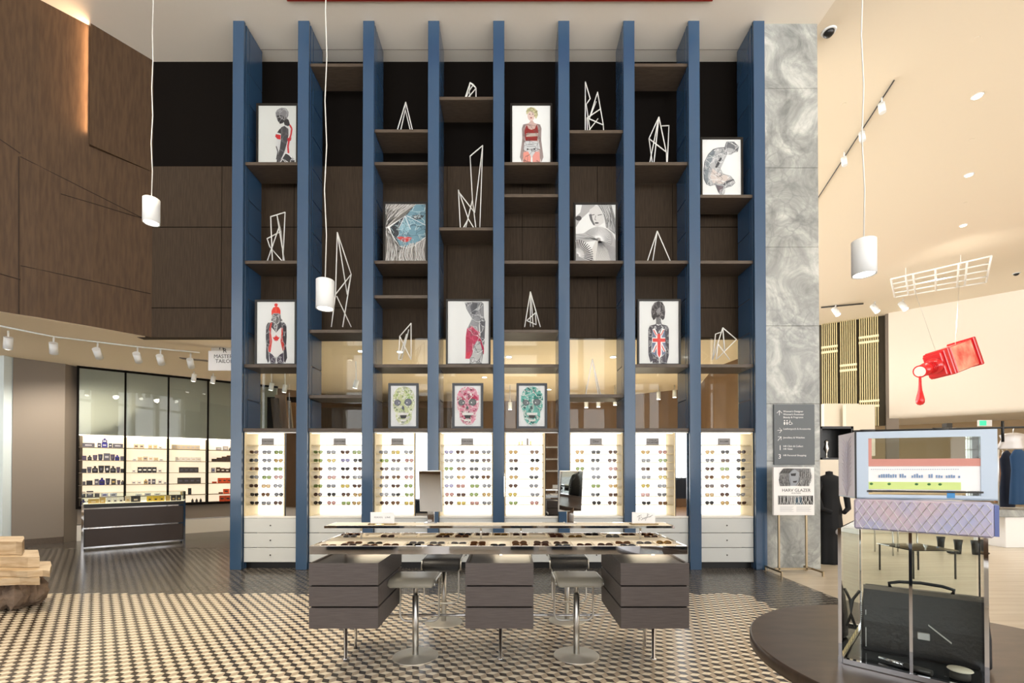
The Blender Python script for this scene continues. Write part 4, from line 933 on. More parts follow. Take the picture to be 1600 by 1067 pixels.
# ============================================================ PENDANTS
def pendant(px_, py0, py1, Y, d, label, pxc):
    c0 = P(px_, (py0+py1)/2, Y); zt = P(px_, py0+3, Y).z; zb_ = P(px_, py1-4, Y).z; r = d/2; x = c0.x
    t = thing('pendant_lamp', label, 'lamp', (x, Y, zb_), 'white cylinder pendants')
    MB().lathe((x, Y, zb_), [(r-.012, .012), (r-.006, 0), (r, .002), (r, zt-zb_-.003), (r-.004, zt-zb_), (.012, zt-zb_), (.010, zt-zb_+.012), (.002, zt-zb_+.015)], 40).build('shade', 'lamp_white', t)
    MB().lathe((x, Y, zb_+.006), [(r-.014, 0), (r-.014, .003)], 32).build('diffuser', 'lamp_glow', t)
    pts = [(x+.012*sin(3.1*k+px_)*(1-k/14), Y, zt+(CE-zt)*k/14) for k in range(15)]
    MB().tube([(x, Y, zt+.01)]+pts[1:], .0045, 6).build('cord', 'cord_white', t)
    spot_light('pendant_light', (x, Y, zb_-.02), (x, Y, 0), 60, 100, (1, .88, .70), r*.6)
pendant(236.5, 308, 353, 4.9, .155, 'white cylinder pendant lamp on the left before the brown wall', 0)
pendant(508, 435, 487, 3.95, .15, 'white cylinder pendant lamp hanging before the second blue upright', 0)
pendant(1350, 373, 434, 3.4, .155, 'white cylinder pendant lamp on the right before the pale hall ceiling', 0)
# red channel at the ceiling
x0 = P(450, 3, 6.9).x; x1 = P(1112, 3, 6.9).x; y0 = PZ(800, 2.5, CE-.03).y
tag(MB().bbox(x0, x1, y0-.5, y0, CE-.03, CE-.0005, .003).build('ceiling_channel', 'red_trim'), 'long dark red channel on the ceiling before the blue shelving', 'ceiling trim')
# ============================================================ LEFT SHOP
def spotlight_head(p, aim, label, group, top, glow=True, power=0, sc=1.0, col=(1, .86, .66)):
    """small white track spot hanging under 'top'"""
    p = Vector(p); t = thing('track_spotlight', label, 'spotlight', tuple(p), group)
    d = (Vector(aim)-p).normalized(); r = .05*sc; L = .17*sc
    a_ = p-d*L/2; b_ = p+d*L/2
    MB().tube([a_, b_], r, 16).build('lamp_body', 'lamp_white', t)
    MB().tube([b_, b_+d*.004], r*.82, 16).build('lens', 'lamp_glow' if glow else 'lamp_white', t)
    MB().tube([a_+d*L*.3, (p.x, p.y, top)], .012*sc, 8).build('stem', 'lamp_white', t)
    if power: spot_light('spot_lamp', b_+d*.02, Vector(aim), power, 95, col, r)
lp = [(13, 531), (84, 540), (153, 549), (215, 556), (251, 560), (298, 566)]
ln = ['far left', 'second from left', 'third from left', 'fourth from left', 'fifth from left', 'rightmost']
tk = [PZ(x, y-16, ZS) for x, y in lp]
for i, (x, y) in enumerate(lp):
    p = tk[i]+Vector((0, 0, -.22)); 
    aim = {0: (-9.5, 8.5, 0), 1: (-9.3, 9.6, 0)}.get(i, (p.x-1.2, p.y+2.6, 1.4))
    spotlight_head(p, aim, 'white track spotlight, %s in the row under the low ceiling' % ln[i], 'spotlights of the left shop', ZS-.02, True, 26 if i % 2 == 0 else 0, 1.15)
a_, b_ = PZ(0, 507, ZS), PZ(312, 549, ZS)
m = MB(); m.tube([v+Vector((0, 0, -.022)) for v in (a_, tk[1], tk[3], b_)], .014, 6)
tag(m.build('lighting_track', 'lamp_white'), 'white lighting track along the low ceiling of the left shop', 'lighting track')
p0 = PZ(283, 559, ZS); p1 = PZ(325, 563, ZS)
tag(MB().obox(((p0.x+p1.x)/2, (p0.y+p1.y)/2, ZS-.01), ((p1.x-p0.x)/2, (p1.y-p0.y)/2, 0), (0, .05, 0), (0, 0, .009)).build('ceiling_slot', 'grey_panel'), 'short grey ceiling slot left of the hanging tailor sign', 'ceiling vent')
for i, (x, y, Y, lb) in enumerate(((303, 590, 10.6, 'small white spotlight above the wall shelves, left of the pair'), (333, 593, 10.8, 'small white spotlight above the wall shelves, right of the pair'), (424, 604, 10.6, 'white spotlight seen between the first two blue uprights, left one'),
        (445, 607, 10.4, 'white spotlight seen between the first two blue uprights, right one'), (556, 600, 9.6, 'white spotlight on a track seen through the second bay'))):
    p = P(x, y, Y); spotlight_head(p, (p.x-.6, p.y+.3, 1.2), lb, None, ZS-.02, True, 0, 1.0)
# hanging sign
Y = 8.6; a_ = P(325.5, 530, Y); b_ = P(371, 530, Y); zt = ZS; zb_ = P(340, 579, Y).z
t = thing('hanging_sign', 'white hanging sign with grey lettering beside the first blue upright', 'sign', ((a_.x+b_.x)/2, Y, zb_))
MB().bbox(a_.x, b_.x, Y, Y+.02, zb_, zt-.06, .002).build('sign_panel', 'white_card', t)
MB().box(a_.x+.05, b_.x-.05, Y+.006, Y+.014, zt-.06, zt).build('hanger', 'steel', t)
xc = P(349, 530, Y).x
m = text_mb('H', .13, face_mtx((xc-.035, Y-.0015, P(340, 543, Y).z))); merge(m, text_mb('R', .12, face_mtx((xc+.03, Y-.0015, P(340, 548, Y).z))))
m.build('monogram', 'ink', t)
m = text_mb('MASTER', .098, face_mtx((P(334, 557, Y).x, Y-.0015, P(340, 557, Y).z)), align='LEFT'); merge(m, text_mb('TAILOR', .098, face_mtx((P(336.5, 564, Y).x, Y-.0015, P(340, 564.5, Y).z)), align='LEFT'))
m.build('lettering', 'ink', t)
# wall shelving with lit back
mat('fabric_panel', (176, 170, 154), .45); mat('shop_light', (250, 232, 200), .6, emit=.75); mat('shop_glow', (255, 246, 220), .6, emit=2.2); mat('base_white', (214, 210, 200), .5)
def sp(s_, off, z): v = SH0+SHD*s_+SHN*off; return Vector((v.x, v.y, z))
SHZ = [2.07, 1.78, 1.50, 1.225, .95]
for k in range(5):
    s0, s1 = k*.8, k*.8+.8
    o_ = sp((s0+s1)/2, 0, 0); nm = ['leftmost', 'second', 'third', 'fourth', 'fifth'][k]
    t = thing('wall_shelving', 'lit wall shelving under grey fabric panel, %s bay of the left shop' % nm, 'shelving', tuple(o_), 'lit wall shelving bays of the left shop')
    def slab(sa, sb, oa, ob, za, zb_, name, mt, par=t):
        c_ = (sp(sa, oa, za)+sp(sb, ob, zb_))/2
        return MB().obox(c_, SHD*((sb-sa)/2), SHN*((ob-oa)/2), (0, 0, (zb_-za)/2)).build(name, mt, par)
    slab(s0+.02, s1-.02, .30, .31, 2.35, ZS-.05, 'fabric_panel', 'fabric_panel'); slab(s0+.02, s1-.02, .325, .331, 2.35, ZS-.05, 'glass_panel', 'pane')
    slab(s0+.01, s1-.01, -.04, -.02, .75, 2.36, 'lit_back', 'shop_light'); slab(s0+.02, s1-.02, .0, .30, 2.33, 2.345, 'top_light', 'shop_glow')
    for z in SHZ: slab(s0+.02, s1-.02, 0, .3, z-.012, z, 'shelf', 'grey_panel')
    slab(s0+.02, s1-.02, -.02, .32, .70, .75, 'bottom_shelf', 'wall_black'); slab(s0, s1, 0, .25, .36, .70, 'base_panel', 'grey_panel'); slab(s0, s1, 0, .30, .0, .34, 'plinth', 'base_white')
    slab(s0-.018, s0+.018, -.02, .34, .70, ZS, 'upright', 'wall_black')
    slab(s0, s1, -.02, .34, ZS-.05, ZS-.002, 'head_rail', 'wall_black')
# goods
mat('pack_navy', (34, 34, 60), .35); mat('pack_blue', (44, 40, 130), .3); mat('pack_black', (26, 24, 30), .4); mat('pack_grey', (84, 82, 92), .5); mat('pack_white', (238, 232, 222), .5); mat('pack_beige', (214, 196, 168), .5)
mat('pack_brown', (78, 56, 44), .5); mat('pack_orange', (232, 86, 34), .5); mat('pack_yellow', (232, 196, 60), .5); mat('pack_gold', (196, 164, 92), .4); mat('pack_dark', (62, 56, 54), .5); mat('pack_label', (190, 186, 190), .6); mat('pack_plum', (70, 52, 78), .35)
GCNT = {}
def good(kind, s_, z, w_, h_, m1, m2, label, group, cat):
    base = sp(s_, .16, z+.0006); x, y, zz = base; rzc = math.atan2(SHD.y, SHD.x)
    m = MB(); mats = [m1, m2]
    if kind == 'box':
        m.bbox(-w_/2, w_/2, -.03, .03, 0, h_, .002, 0); m.box(-w_*.28, w_*.28, -.0315, -.0305, h_*.35, h_*.62, 1); nmn = 'product_box'
    elif kind == 'bottle':
        m.lathe((0, 0, 0), [(w_*.44, 0), (w_*.5, .008), (w_*.5, h_*.6), (w_*.40, h_*.68), (w_*.16, h_*.76), (w_*.16, h_*.84), (w_*.22, h_*.85), (w_*.22, h_*.97), (.002, h_)], 14, 0, True, 1, .6); m.box(-w_*.3, w_*.3, -w_*.31, -w_*.30, h_*.2, h_*.5, 1); nmn = 'product_bottle'
    elif kind == 'tube':
        K = 12; vs = []
        for i, (rx, ry, q) in enumerate(((.34, .34, 0), (.34, .34, .14), (.40, .36, .16), (.5, .06, 1.0))):
            for k in range(K): a = 2*pi*k/K; vs.append((w_*rx*cos(a), w_*ry*sin(a), h_*q))
        m.add(vs, [(i*K+k, i*K+(k+1) % K, (i+1)*K+(k+1) % K, (i+1)*K+k) for i in range(3) for k in range(K)]+[tuple(range(K))[::-1], tuple(3*K+k for k in range(K))], 0, False)
        m.obox((0, -w_*.27, h_*.5), (w_*.18, 0, 0), (0, .002, 0), (0, 0, h_*.16), 1); nmn = 'product_tube'
    elif kind == 'jar':
        m.lathe((0, 0, 0), [(w_*.48, 0), (w_*.5, .006), (w_*.5, h_*.68), (w_*.46, h_*.7), (w_*.5, h_*.72), (w_*.5, h_*.98), (w_*.46, h_)], 14, 0); nmn = 'product_jar'
    m.xf(Matrix.Translation(base) @ Matrix.Rotation(rzc, 4, 'Z'))
    return tag(m.build(nmn, mats if kind != 'jar' else [m1]), label, cat, group)
SN = ['top', 'second', 'third', 'fourth', 'fifth', 'bottom']; BN = ['leftmost', 'second', 'third', 'fourth']
ZZ = SHZ+[.75]
def row(bay_, sh, items):
    for i, (kind, u_, w_, h_, m1, m2, words, *st) in enumerate(items):
        z = ZZ[sh]+(st[0] if st else 0)
        good(kind, bay_*.8+u_, z, w_, h_, m1, m2, '%s, %s from left, %s shelf of %s lit wall bay' % (words, ORD[i], SN[sh], BN[bay_]), 'goods on the lit wall shelves', {'box': 'box', 'bottle': 'bottle', 'tube': 'tube', 'jar': 'jar'}[kind])
row(0, 0, [('box', .17, .20, .095, 'pack_grey', 'pack_label', 'flat grey patterned box'), ('box', .35, .06, .10, 'pack_navy', 'pack_label', 'small navy box'), ('box', .44, .10, .11, 'pack_blue', 'pack_label', 'blue box under a bottle'), ('bottle', .44, .09, .10, 'pack_blue', 'pack_white', 'blue bottle on a box', .111), ('box', .54, .06, .10, 'pack_navy', 'pack_label', 'navy box with pale label'), ('box', .67, .18, .095, 'pack_grey', 'pack_label', 'flat grey lettered box')])
row(0, 1, [('box', .10, .07, .10, 'pack_plum', 'pack_grey', 'plum box'), ('bottle', .19, .07, .11, 'pack_black', 'pack_grey', 'dark bottle'), ('tube', .28, .08, .12, 'pack_plum', 'pack_grey', 'plum tube'), ('tube', .37, .08, .14, 'pack_navy', 'pack_grey', 'navy tube'), ('box', .48, .11, .16, 'pack_grey', 'pack_label', 'tall grey box'), ('tube', .58, .08, .14, 'pack_plum', 'pack_grey', 'tall plum tube'), ('bottle', .66, .08, .13, 'pack_blue', 'pack_navy', 'blue pump bottle'), ('box', .745, .06, .10, 'pack_grey', 'pack_plum', 'small grey box')])
row(0, 2, [('box', .10, .08, .09, 'pack_black', 'pack_black', 'black box'), ('tube', .185, .08, .13, 'pack_grey', 'pack_navy', 'grey tube'), ('bottle', .28, .10, .15, 'pack_black', 'pack_grey', 'round shouldered black bottle'), ('tube', .385, .10, .16, 'pack_black', 'pack_grey', 'tall black tube'), ('tube', .49, .10, .16, 'pack_black', 'pack_label', 'tall black tube with pale label'), ('bottle', .59, .10, .15, 'pack_black', 'pack_grey', 'black bottle'), ('tube', .68, .07, .13, 'pack_plum', 'pack_grey', 'slim plum tube'), ('box', .755, .07, .09, 'pack_black', 'pack_black', 'small black box')])
row(0, 3, [('jar', .10, .05, .08, 'pack_grey', '', 'small grey jar'), ('box', .19, .10, .10, 'pack_black', 'pack_black', 'low black box'), ('box', .31, .07, .13, 'pack_grey', 'pack_label', 'grey upright box'), ('bottle', .40, .10, .16, 'pack_blue', 'pack_navy', 'bright blue bottle'), ('tube', .50, .08, .145, 'pack_navy', 'pack_grey', 'navy tube'), ('box', .60, .08, .13, 'pack_dark', 'pack_gold', 'brown upright box'), ('tube', .69, .06, .10, 'pack_plum', 'pack_grey', 'short plum tube'), ('bottle', .76, .06, .10, 'pack_dark', 'pack_grey', 'small dark bottle')])
row(0, 4, [('box', .10, .05, .12, 'pack_dark', 'pack_grey', 'narrow dark box'), ('box', .20, .11, .14, 'pack_grey', 'pack_label', 'wide grey box'), ('box', .32, .08, .11, 'pack_dark', 'pack_grey', 'dark square box'), ('box', .45, .12, .09, 'pack_label', 'pack_blue', 'pale box with blue print'), ('box', .60, .12, .08, 'pack_label', 'pack_navy', 'pale low box')])
row(0, 5, [('bottle', .09, .09, .16, 'pack_blue', 'pack_navy', 'blue bottle'), ('bottle', .19, .09, .16, 'pack_blue', 'pack_white', 'blue bottle with white label'), ('bottle', .29, .08, .14, 'pack_navy', 'pack_white', 'navy bottle with white label')])
row(1, 0, [('box', .20, .09, .10, 'pack_beige', 'pack_brown', 'beige box with brown label'), ('box', .30, .09, .10, 'pack_beige', 'pack_dark', 'beige box with dark label'), ('box', .46, .08, .095, 'pack_beige', 'pack_gold', 'beige box with gold label'), ('box', .555, .08, .095, 'pack_beige', 'pack_gold', 'pale box with gold label'), ('box', .65, .07, .06, 'pack_white', 'pack_grey', 'low white box')])
row(1, 1, [('box', .17, .08, .05, 'pack_white', 'pack_grey', 'low white box'), ('box', .27, .09, .09, 'pack_beige', 'pack_gold', 'beige box'), ('box', .37, .09, .10, 'pack_beige', 'pack_grey', 'beige box with grey label'), ('box', .47, .09, .10, 'pack_white', 'pack_gold', 'white box with gold label'), ('box', .57, .09, .08, 'pack_beige', 'pack_gold', 'beige low box'), ('box', .67, .08, .05, 'pack_white', 'pack_dark', 'flat white box')])
row(1, 2, [('box', .16, .07, .07, 'pack_white', 'pack_grey', 'small white box')]+[('box', .27+.09*k, .088, .13, 'pack_black', 'pack_white', 'black box with white label') for k in range(4)]+[('box', .645, .08, .08, 'pack_white', 'pack_dark', 'white box with dark label')])
row(1, 3, [('box', .16, .08, .08, 'pack_white', 'pack_grey', 'white box'), ('box', .26, .08, .08, 'pack_white', 'pack_grey', 'white box with grey print'), ('bottle', .38, .07, .12, 'shelf_glass', 'pack_grey', 'clear bottle'), ('box', .45, .05, .12, 'pack_grey', 'pack_label', 'slim grey box'), ('box', .53, .07, .12, 'pack_grey', 'pack_label', 'grey tall box'), ('box', .65, .08, .10, 'pack_white', 'pack_navy', 'white box with navy label'), ('box', .75, .07, .05, 'pack_white', 'pack_navy', 'flat white box')])
row(1, 4, [('box', .25, .12, .05, 'pack_white', 'pack_grey', 'flat white box'), ('box', .42, .12, .06, 'pack_label', 'pack_grey', 'flat pale box'), ('box', .60, .12, .05, 'pack_white', 'pack_dark', 'flat white carton')])
row(2, 0, [('box', .12+.095*k, .094, .11, 'pack_beige', 'pack_label', 'pale beige box') for k in range(6)])
row(2, 1, [('box', .20+.105*k, .10, .10, 'pack_white', 'pack_beige', 'white box with gold rim') for k in range(5)])
row(2, 2, [('box', .27+.10*k, .099, .13, 'pack_dark', 'pack_grey', 'charcoal box') for k in range(4)])
row(2, 3, [('box', .25+.12*k, .118, .145, 'pack_dark', 'pack_grey', 'wide charcoal box') for k in range(4)])
row(2, 4, [('box', .30, .10, .09, 'shelf_glass', 'pack_grey', 'clear box'), ('box', .44, .07, .16, 'pack_black', 'pack_dark', 'upright black box')])
row(2, 5, [('bottle', .50+.085*k, .05, .10, 'pack_dark', 'pack_grey', 'small dark bottle') for k in range(3)])
row(3, 0, [('box', .25, .12, .08, 'pack_label', 'pack_white', 'pale lilac box'), ('box', .40, .12, .11, 'pack_label', 'pack_white', 'taller lilac box'), ('bottle', .50, .05, .08, 'pack_dark', 'pack_grey', 'small dark bottle')])
row(3, 1, [('box', .15+.11*k, .105, h, 'pack_brown', 'pack_dark', 'brown box') for k, h in enumerate((.07, .10, .13, .16, .12))])
row(3, 2, [('box', .13, .08, .12, 'pack_label', 'pack_blue', 'white and blue box')]+[('box', .24+.10*k, .095, h, 'pack_brown', 'pack_white', 'brown box with white label') for k, h in enumerate((.13, .11, .10, .12))])
row(3, 3, [('box', .16, .10, .04, 'pack_orange', 'pack_brown', 'flat orange box')]+[('box', .28+.10*k, .095, .13, 'pack_orange', 'pack_brown', 'orange box with brown print') for k in range(4)])
row(3, 4, [('box', .30, .09, .04, 'pack_brown', 'pack_orange', 'flat brown box'), ('box', .42, .13, .12, 'pack_orange', 'pack_dark', 'orange box with dark print'), ('box', .56, .12, .12, 'pack_orange', 'pack_dark', 'square orange box')])
row(3, 5, [('box', .33, .12, .15, 'pack_orange', 'pack_brown', 'large orange box'), ('box', .455, .12, .15, 'pack_orange', 'pack_dark', 'tall orange box')])
# counter in front
t = thing('display_counter', 'black counter with chrome edges and glass case in the left shop', 'counter', (-7.35, 9.6, 0))
A0 = Vector((-8.22, 8.83, 0)); B0 = Vector((-6.98, 9.90, 0)); dd = (B0-A0).normalized(); nn = Vector((-dd.y, dd.x, 0)); L = (B0-A0).length; D_ = .6; ZT = .9
def cs(a, b, c_, d_, za, zb_, mb): 
    cc = A0+dd*((a+b)/2)+nn*((c_+d_)/2); return mb.obox((cc.x, cc.y, (za+zb_)/2), dd*((b-a)/2), nn*((d_-c_)/2), (0, 0, (zb_-za)/2))
m = MB(); cs(.02, L-.02, .012, D_-.012, .06, ZT-.002, m); m.build('body', 'frame_black', t)
mat('counter_panel', (56, 44, 38), .4)
m = MB(); cs(.05, L-.05, .004, .012, .08, .42, m); cs(.05, L-.05, .004, .012, .45, .80, m); m.build('front_panel', 'counter_panel', t)
m = MB(); 
for a in (0, L-.035): cs(a, a+.035, 0, .035, 0, ZT, m); cs(a, a+.035, D_-.035, D_, 0, ZT, m)
cs(.035, L-.035, -.002, .02, .42, .445, m); cs(.035, L-.035, -.002, .02, .80, .825, m); cs(.035, L-.035, -.002, .03, .045, .075, m); cs(.0, .03, .035, D_-.035, .045, .075, m)
m.build('chrome_trim', 'chrome', t)
m = MB(); cs(.02, L-.02, .02, D_-.02, ZT-.001, ZT+.006, m); m.build('light_top', 'shop_light', t)
m = MB(); 
cs(0, L, 0, .006, ZT+.0, ZT+.20, m); cs(0, L, D_-.006, D_, ZT, ZT+.20, m); cs(0, .006, .006, D_-.006, ZT, ZT+.2, m); cs(L-.006, L, .006, D_-.006, ZT, ZT+.2, m); cs(0, L, 0, D_, ZT+.2, ZT+.206, m)
m.build('glass_case', 'case_glass', t)
def onc(a, w_, h_, m1, m2, label, cat='box', n_=.12):
    b = A0+dd*a+nn*n_; m = MB(); m.bbox(-w_/2, w_/2, -.04, .04, 0, h_, .002, 0); m.box(-w_*.2, w_*.2, -.0415, -.0405, h_*.25, h_*.5, 1)
    m.xf(Matrix.Translation((b.x, b.y, ZT+.0066)) @ Matrix.Rotation(math.atan2(dd.y, dd.x), 4, 'Z')); tag(m.build('product_box', [m1, m2]), label+' on the black chrome edged counter', cat, 'boxes in the counter case')
onc(.17, .16, .085, 'pack_gold', 'pack_beige', 'low gold box, leftmost'); onc(.30, .09, .11, 'pack_gold', 'pack_beige', 'taller gold box, second from left,')
onc(.40, .085, .10, 'pack_white', 'pack_dark', 'white box, first of three,'); onc(.49, .085, .10, 'pack_white', 'pack_dark', 'white box, middle of three,'); onc(.58, .085, .10, 'pack_white', 'pack_dark', 'white box, last of three,')
onc(.685, .09, .12, 'pack_beige', 'pack_gold', 'beige box left of the brown box,'); onc(.81, .15, .125, 'pack_dark', 'pack_beige', 'wide brown box with two pale labels,')
onc(1.035, .095, .11, 'pack_yellow', 'pack_dark', 'yellow box, first of three,'); onc(1.135, .095, .11, 'pack_yellow', 'pack_dark', 'yellow box, middle of three,'); onc(1.235, .095, .11, 'pack_yellow', 'pack_dark', 'yellow box, last of three,')
onc(1.34, .075, .115, 'pack_gold', 'pack_gold', 'gold box right of the yellow boxes,'); onc(1.435, .085, .115, 'pack_dark', 'pack_gold', 'dark box, next to last,'); onc(1.53, .085, .115, 'pack_dark', 'pack_gold', 'dark box, rightmost')
# panels leaning in the far room, behind the first bay
for i, (px0, px1, py, mt, lb) in enumerate(((417, 428, 622, 'wall_dark', 'dark grey board'), (424, 440, 617, 'wall_tan', 'light wood edged board'), (430, 447, 626, 'grey_panel', 'grey board'), (441, 456, 629, 'brown_floor', 'brown wooden board'))):
    Y = 9.6+.25*i; a_ = P(px0, py, Y); b_ = P(px1, py, Y)
    vs = MB(); vs.obox(((a_.x+b_.x)/2+.25, Y, a_.z/2), ((b_.x-a_.x)/2, 0, 0), (0, .03, 0), (-.16, 0, a_.z/2))
    tag(vs.build('leaning_board', mt), lb+' leaning in the room behind the first lit cabinet', 'board', 'leaning boards')
# far-room downlights and pendants
def downlight(x, y, z, label, group, r=.075, power=0, glow=True, ang=110):
    t = thing('downlight', label, 'ceiling light', (x, y, z-.012), group)
    MB().lathe((x, y, z-.012), [(r*.8, 0), (r, .001), (r*1.05, .0115)], 20).build('trim_ring', 'lamp_white', t)
    MB().lathe((x, y, z-.0165), [(r*.75, 0), (r*.75, .004)], 20).build('lens', 'lamp_glow' if glow else 'black_metal', t)
    if power: spot_light('downlight_lamp', (x, y, z-.05), (x, y, 0), power, ang, (1, .90, .76), r)
for (px_, py_, w_, tx) in ((564, 548, 130, 'second bay'), (625, 549, 130, 'third bay'), (795, 557, 130, 'fifth bay, left one'), (958, 557, 130, 'sixth bay'), (757, 589, 90, 'fourth bay'), (858, 608, 90, 'fifth bay, right one')):
    p = PZ(px_, py_, ZS); downlight(p.x, p.y, ZS, 'round downlight in the low ceiling seen through the '+tx, 'downlights of the far room', .07, w_)
for i, (px_, py_) in enumerate(((916, 631), (935, 630), (961, 627), (1029, 618), (1054, 615), (797, 634))):
    Y = 12.4; p = P(px_, py_, Y)
    t = thing('cylinder_spot', 'small white cylinder spot below the far ceiling, %s from left' % ORD[[1, 2, 3, 4, 5, 0][i]], 'spotlight', tuple(p), 'cylinder spots of the far room')
    MB().lathe((p.x, p.y, p.z-.1), [(.055, 0), (.055, .2), (.01, .21), (.008, ZS-p.z+.1)], 14).build('lamp_body', 'lamp_white', t)
    MB().lathe((p.x, p.y, p.z-.104), [(.045, 0), (.045, .003)], 14).build('lens', 'lamp_glow', t)
for x, y, w_ in ((-2.9, 10.5, 30), (.2, 10.8, 110), (2.8, 10.2, 130)): point_light('far_room_fill', (x, y, 1.2), w_, (1, .84, .62), .3)  # added fill hidden behind the cabinets, brightens the far room
# ---- stacked stone blocks, bottom left
mat('stone_warm', (206, 186, 156), .45, noise=(5, (178, 152, 118), (1, 1, 5)), bump=.15)
t = thing('stone_plinth', 'rough plinth of stacked tan stone slabs at the left edge', 'plinth', (-5.7, 5.3, 0))
def slabp(px1, py, z0, z1, Y, depth, seed, mt, name='slab'):
    r = random.Random(seed); xr = P(px1, py, Y).x; pts = []; depth *= .55
    for k in range(9): pts.append((xr-.9+.9*k/8, Y+(.03*r.uniform(-1, 1))+.0*k))
    pts += [(xr*(Y+depth*q)/Y-.01*q+.01*r.uniform(-1, 1), Y+depth*q) for q in (.3, .6, 1)]; pts += [(xr-.9, Y+depth)]
    MB().prism(pts, z0, z1).build(name, mt, t)
slabp(38, 860, .59, .74, 5.25, .8, 1, 'stone_warm'); slabp(61, 880, .47, .585, 5.15, .85, 2, 'stone_warm'); slabp(80, 893, .40, .465, 5.0, .95, 3, 'stone_warm'); slabp(60, 905, .32, .395, 4.95, .95, 4, 'stone_warm')
m = MB(); r = random.Random(8)
xr = P(46, 940, 5.0).x
for k in range(14):
    cx = xr-.2-r.random()*.6; cy = 5.12+r.random()*.25; q = .12+r.random()*.08; st = len(m.v)
    m.sphere((cx, cy, .15), q, q, .15+.02*r.random(), 7)
    for i in range(st, len(m.v)): v = m.v[i]; m.v[i] = (v[0]+r.uniform(-.02, .02), v[1]+r.uniform(-.02, .02), max(0, min(.315, v[2]+r.uniform(-.02, .02))))
for i in range(len(m.sm)): m.sm[i] = False
m.build('rock_base', 'stone_rough', t)
# niche left of the white column
mat('screen_dark', (18, 30, 48), .2); mat('niche_blue', (120, 150, 190), .5)
t = thing('display_niche', 'dark screen over pale shelves left of the white column', 'display', (-10.7, 9.7, 0))
MB().box(-11.4, -10.33, 9.66, 9.7, 2.15, 3.0).build('screen', 'screen_dark', t)
m = MB()
for z in (1.0, 1.35, 1.7, 2.1): m.box(-11.4, -10.33, 9.6, 9.9, z, z+.04)
m.box(-11.4, -10.33, 9.9, 9.94, .9, 2.15); m.build('shelf', 'niche_blue', t)
MB().box(-11.4, -10.33, 9.55, 9.95, 0, .9).build('cabinet', 'stone_warm', t)
# ============================================================ SIGNS AT THE COLUMN
def U(px_, py_, Y): return P(px_, py_, Y)
Y = 7.235; a_ = U(1208.5, 632, Y); b_ = U(1272.5, 726, Y); xc = (a_.x+b_.x)/2
t = thing('directory_sign', 'dark grey directory sign with white arrows on the marble column', 'sign', (xc, Y, b_.z))
MB().bbox(a_.x, b_.x, Y-.012, Y+.012, b_.z, a_.z, .002).build('sign_panel', 'sign_grey', t)
mat('sign_white', (245, 245, 245), .5)
L_ = MB(); yy = Y-.0135
def tx(s, px_, py_, size): merge(L_, text_mb(s, size, face_mtx((U(px_, py_, Y).x, yy, U(px_, py_, Y).z)), align='LEFT'))
for s, y in (("Women's Designer", 643), ("Women's Footwear", 647.6), ("Beauty & Fragrance", 652.2), ("Leathergoods & Accessories", 670.2), ("Jewellery & Watches", 683.8), ("HR Click & Collect", 697.3), ("HR Valet", 701.6), ("HR Personal Shopping", 711.5)):
    tx(s, 1223, y, .040 if len(s) < 24 else .0375)
tx('1', 1215.5, 700, .11); tx('3', 1215, 713.5, .10)
L_.build('lettering', 'sign_white', t)
m = MB()
def ar(pts): m.tube([(U(x, y, Y).x, yy, U(x, y, Y).z) for x, y in pts], .004, 5)
ar([(1217, 649), (1217, 641.5)]); ar([(1213, 645.5), (1217, 641.5), (1221, 645.5)])
ar([(1214, 672.5), (1220.5, 672.5)]); ar([(1217, 668.5), (1220.8, 672.5), (1217, 676.5)])
ar([(1214.5, 688.5), (1219.5, 682.5)]); ar([(1214.8, 682.5), (1219.7, 682.3), (1219.7, 687.6)])
for cx in (1225, 1229):     # two figures
    p = U(cx, 657.3, Y); m.tube([(p.x, yy+.002, p.z), (p.x, yy-.001, p.z)], .009, 10)
    q = U(cx, 661, Y); w_ = .011 if cx == 1229 else .014
    m.extr([(q.x-w_*.6, yy, q.z+.018), (q.x+w_*.6, yy, q.z+.018), (q.x+w_, yy, q.z-.004), (q.x+w_*.4, yy, q.z-.03), (q.x-w_*.4, yy, q.z-.03), (q.x-w_, yy, q.z-.004)], (0, .002, 0))
ar([(1233.5, 656.5), (1233.5, 660), (1236, 660), (1237.5, 663)]); ar([(1233, 659), (1231.7, 661), (1232.5, 663.2), (1235, 663.4), (1236.3, 662)])
m.build('symbols', 'sign_white', t)
# easel with exhibition poster
Y = 6.93; zt = U(1240, 730, Y).z; zb_ = U(1240, 805, Y).z; xa = U(1213, 770, Y).x; xb = U(1273, 770, Y).x
t = thing('poster_easel', 'brass easel stand holding a white exhibition poster before the marble column', 'easel', ((xa+xb)/2, Y+.05, 0))
mat('brass', (176, 160, 132), .35, metal=1)
for px_ in (1217, 1260): x = U(px_, 850, Y+.06).x; MB().box(x-.012, x+.012, Y+.05, Y+.075, .03, zt-.05).build('upright', 'brass', t)
x0_ = U(1208, 885, Y).x; x1_ = U(1275, 885, Y).x
MB().box(x0_+.06, x1_-.0, Y+.05, Y+.075, .05, .075).build('cross_bar', 'brass', t)
for x in (U(1210, 885, Y).x, U(1273, 885, Y).x):
    m = MB(); m.box(x-.011, x+.011, Y-.2, Y+.25, .05, .075); m.box(x-.011, x+.011, Y-.2, Y-.175, 0, .05); m.box(x-.011, x+.011, Y+.225, Y+.25, 0, .05); m.build('foot', 'brass', t)
pic = MB(); mats = ['white_card', 'print_2c2c2e', 'print_78787a', 'print_ecEEEE'.lower(), 'ink']
acol(DK); acol(GR); acol(WH)
mats = ['white_card', acol(DK), acol(GR), acol(WH), 'ink', acol((46, 74, 92)), acol((150, 156, 164))]
pic.bbox(xa-.035, xb, Y+.008, Y+.05, zb_, zt, .002)
W_ = xb-xa; H_ = zt-zb_
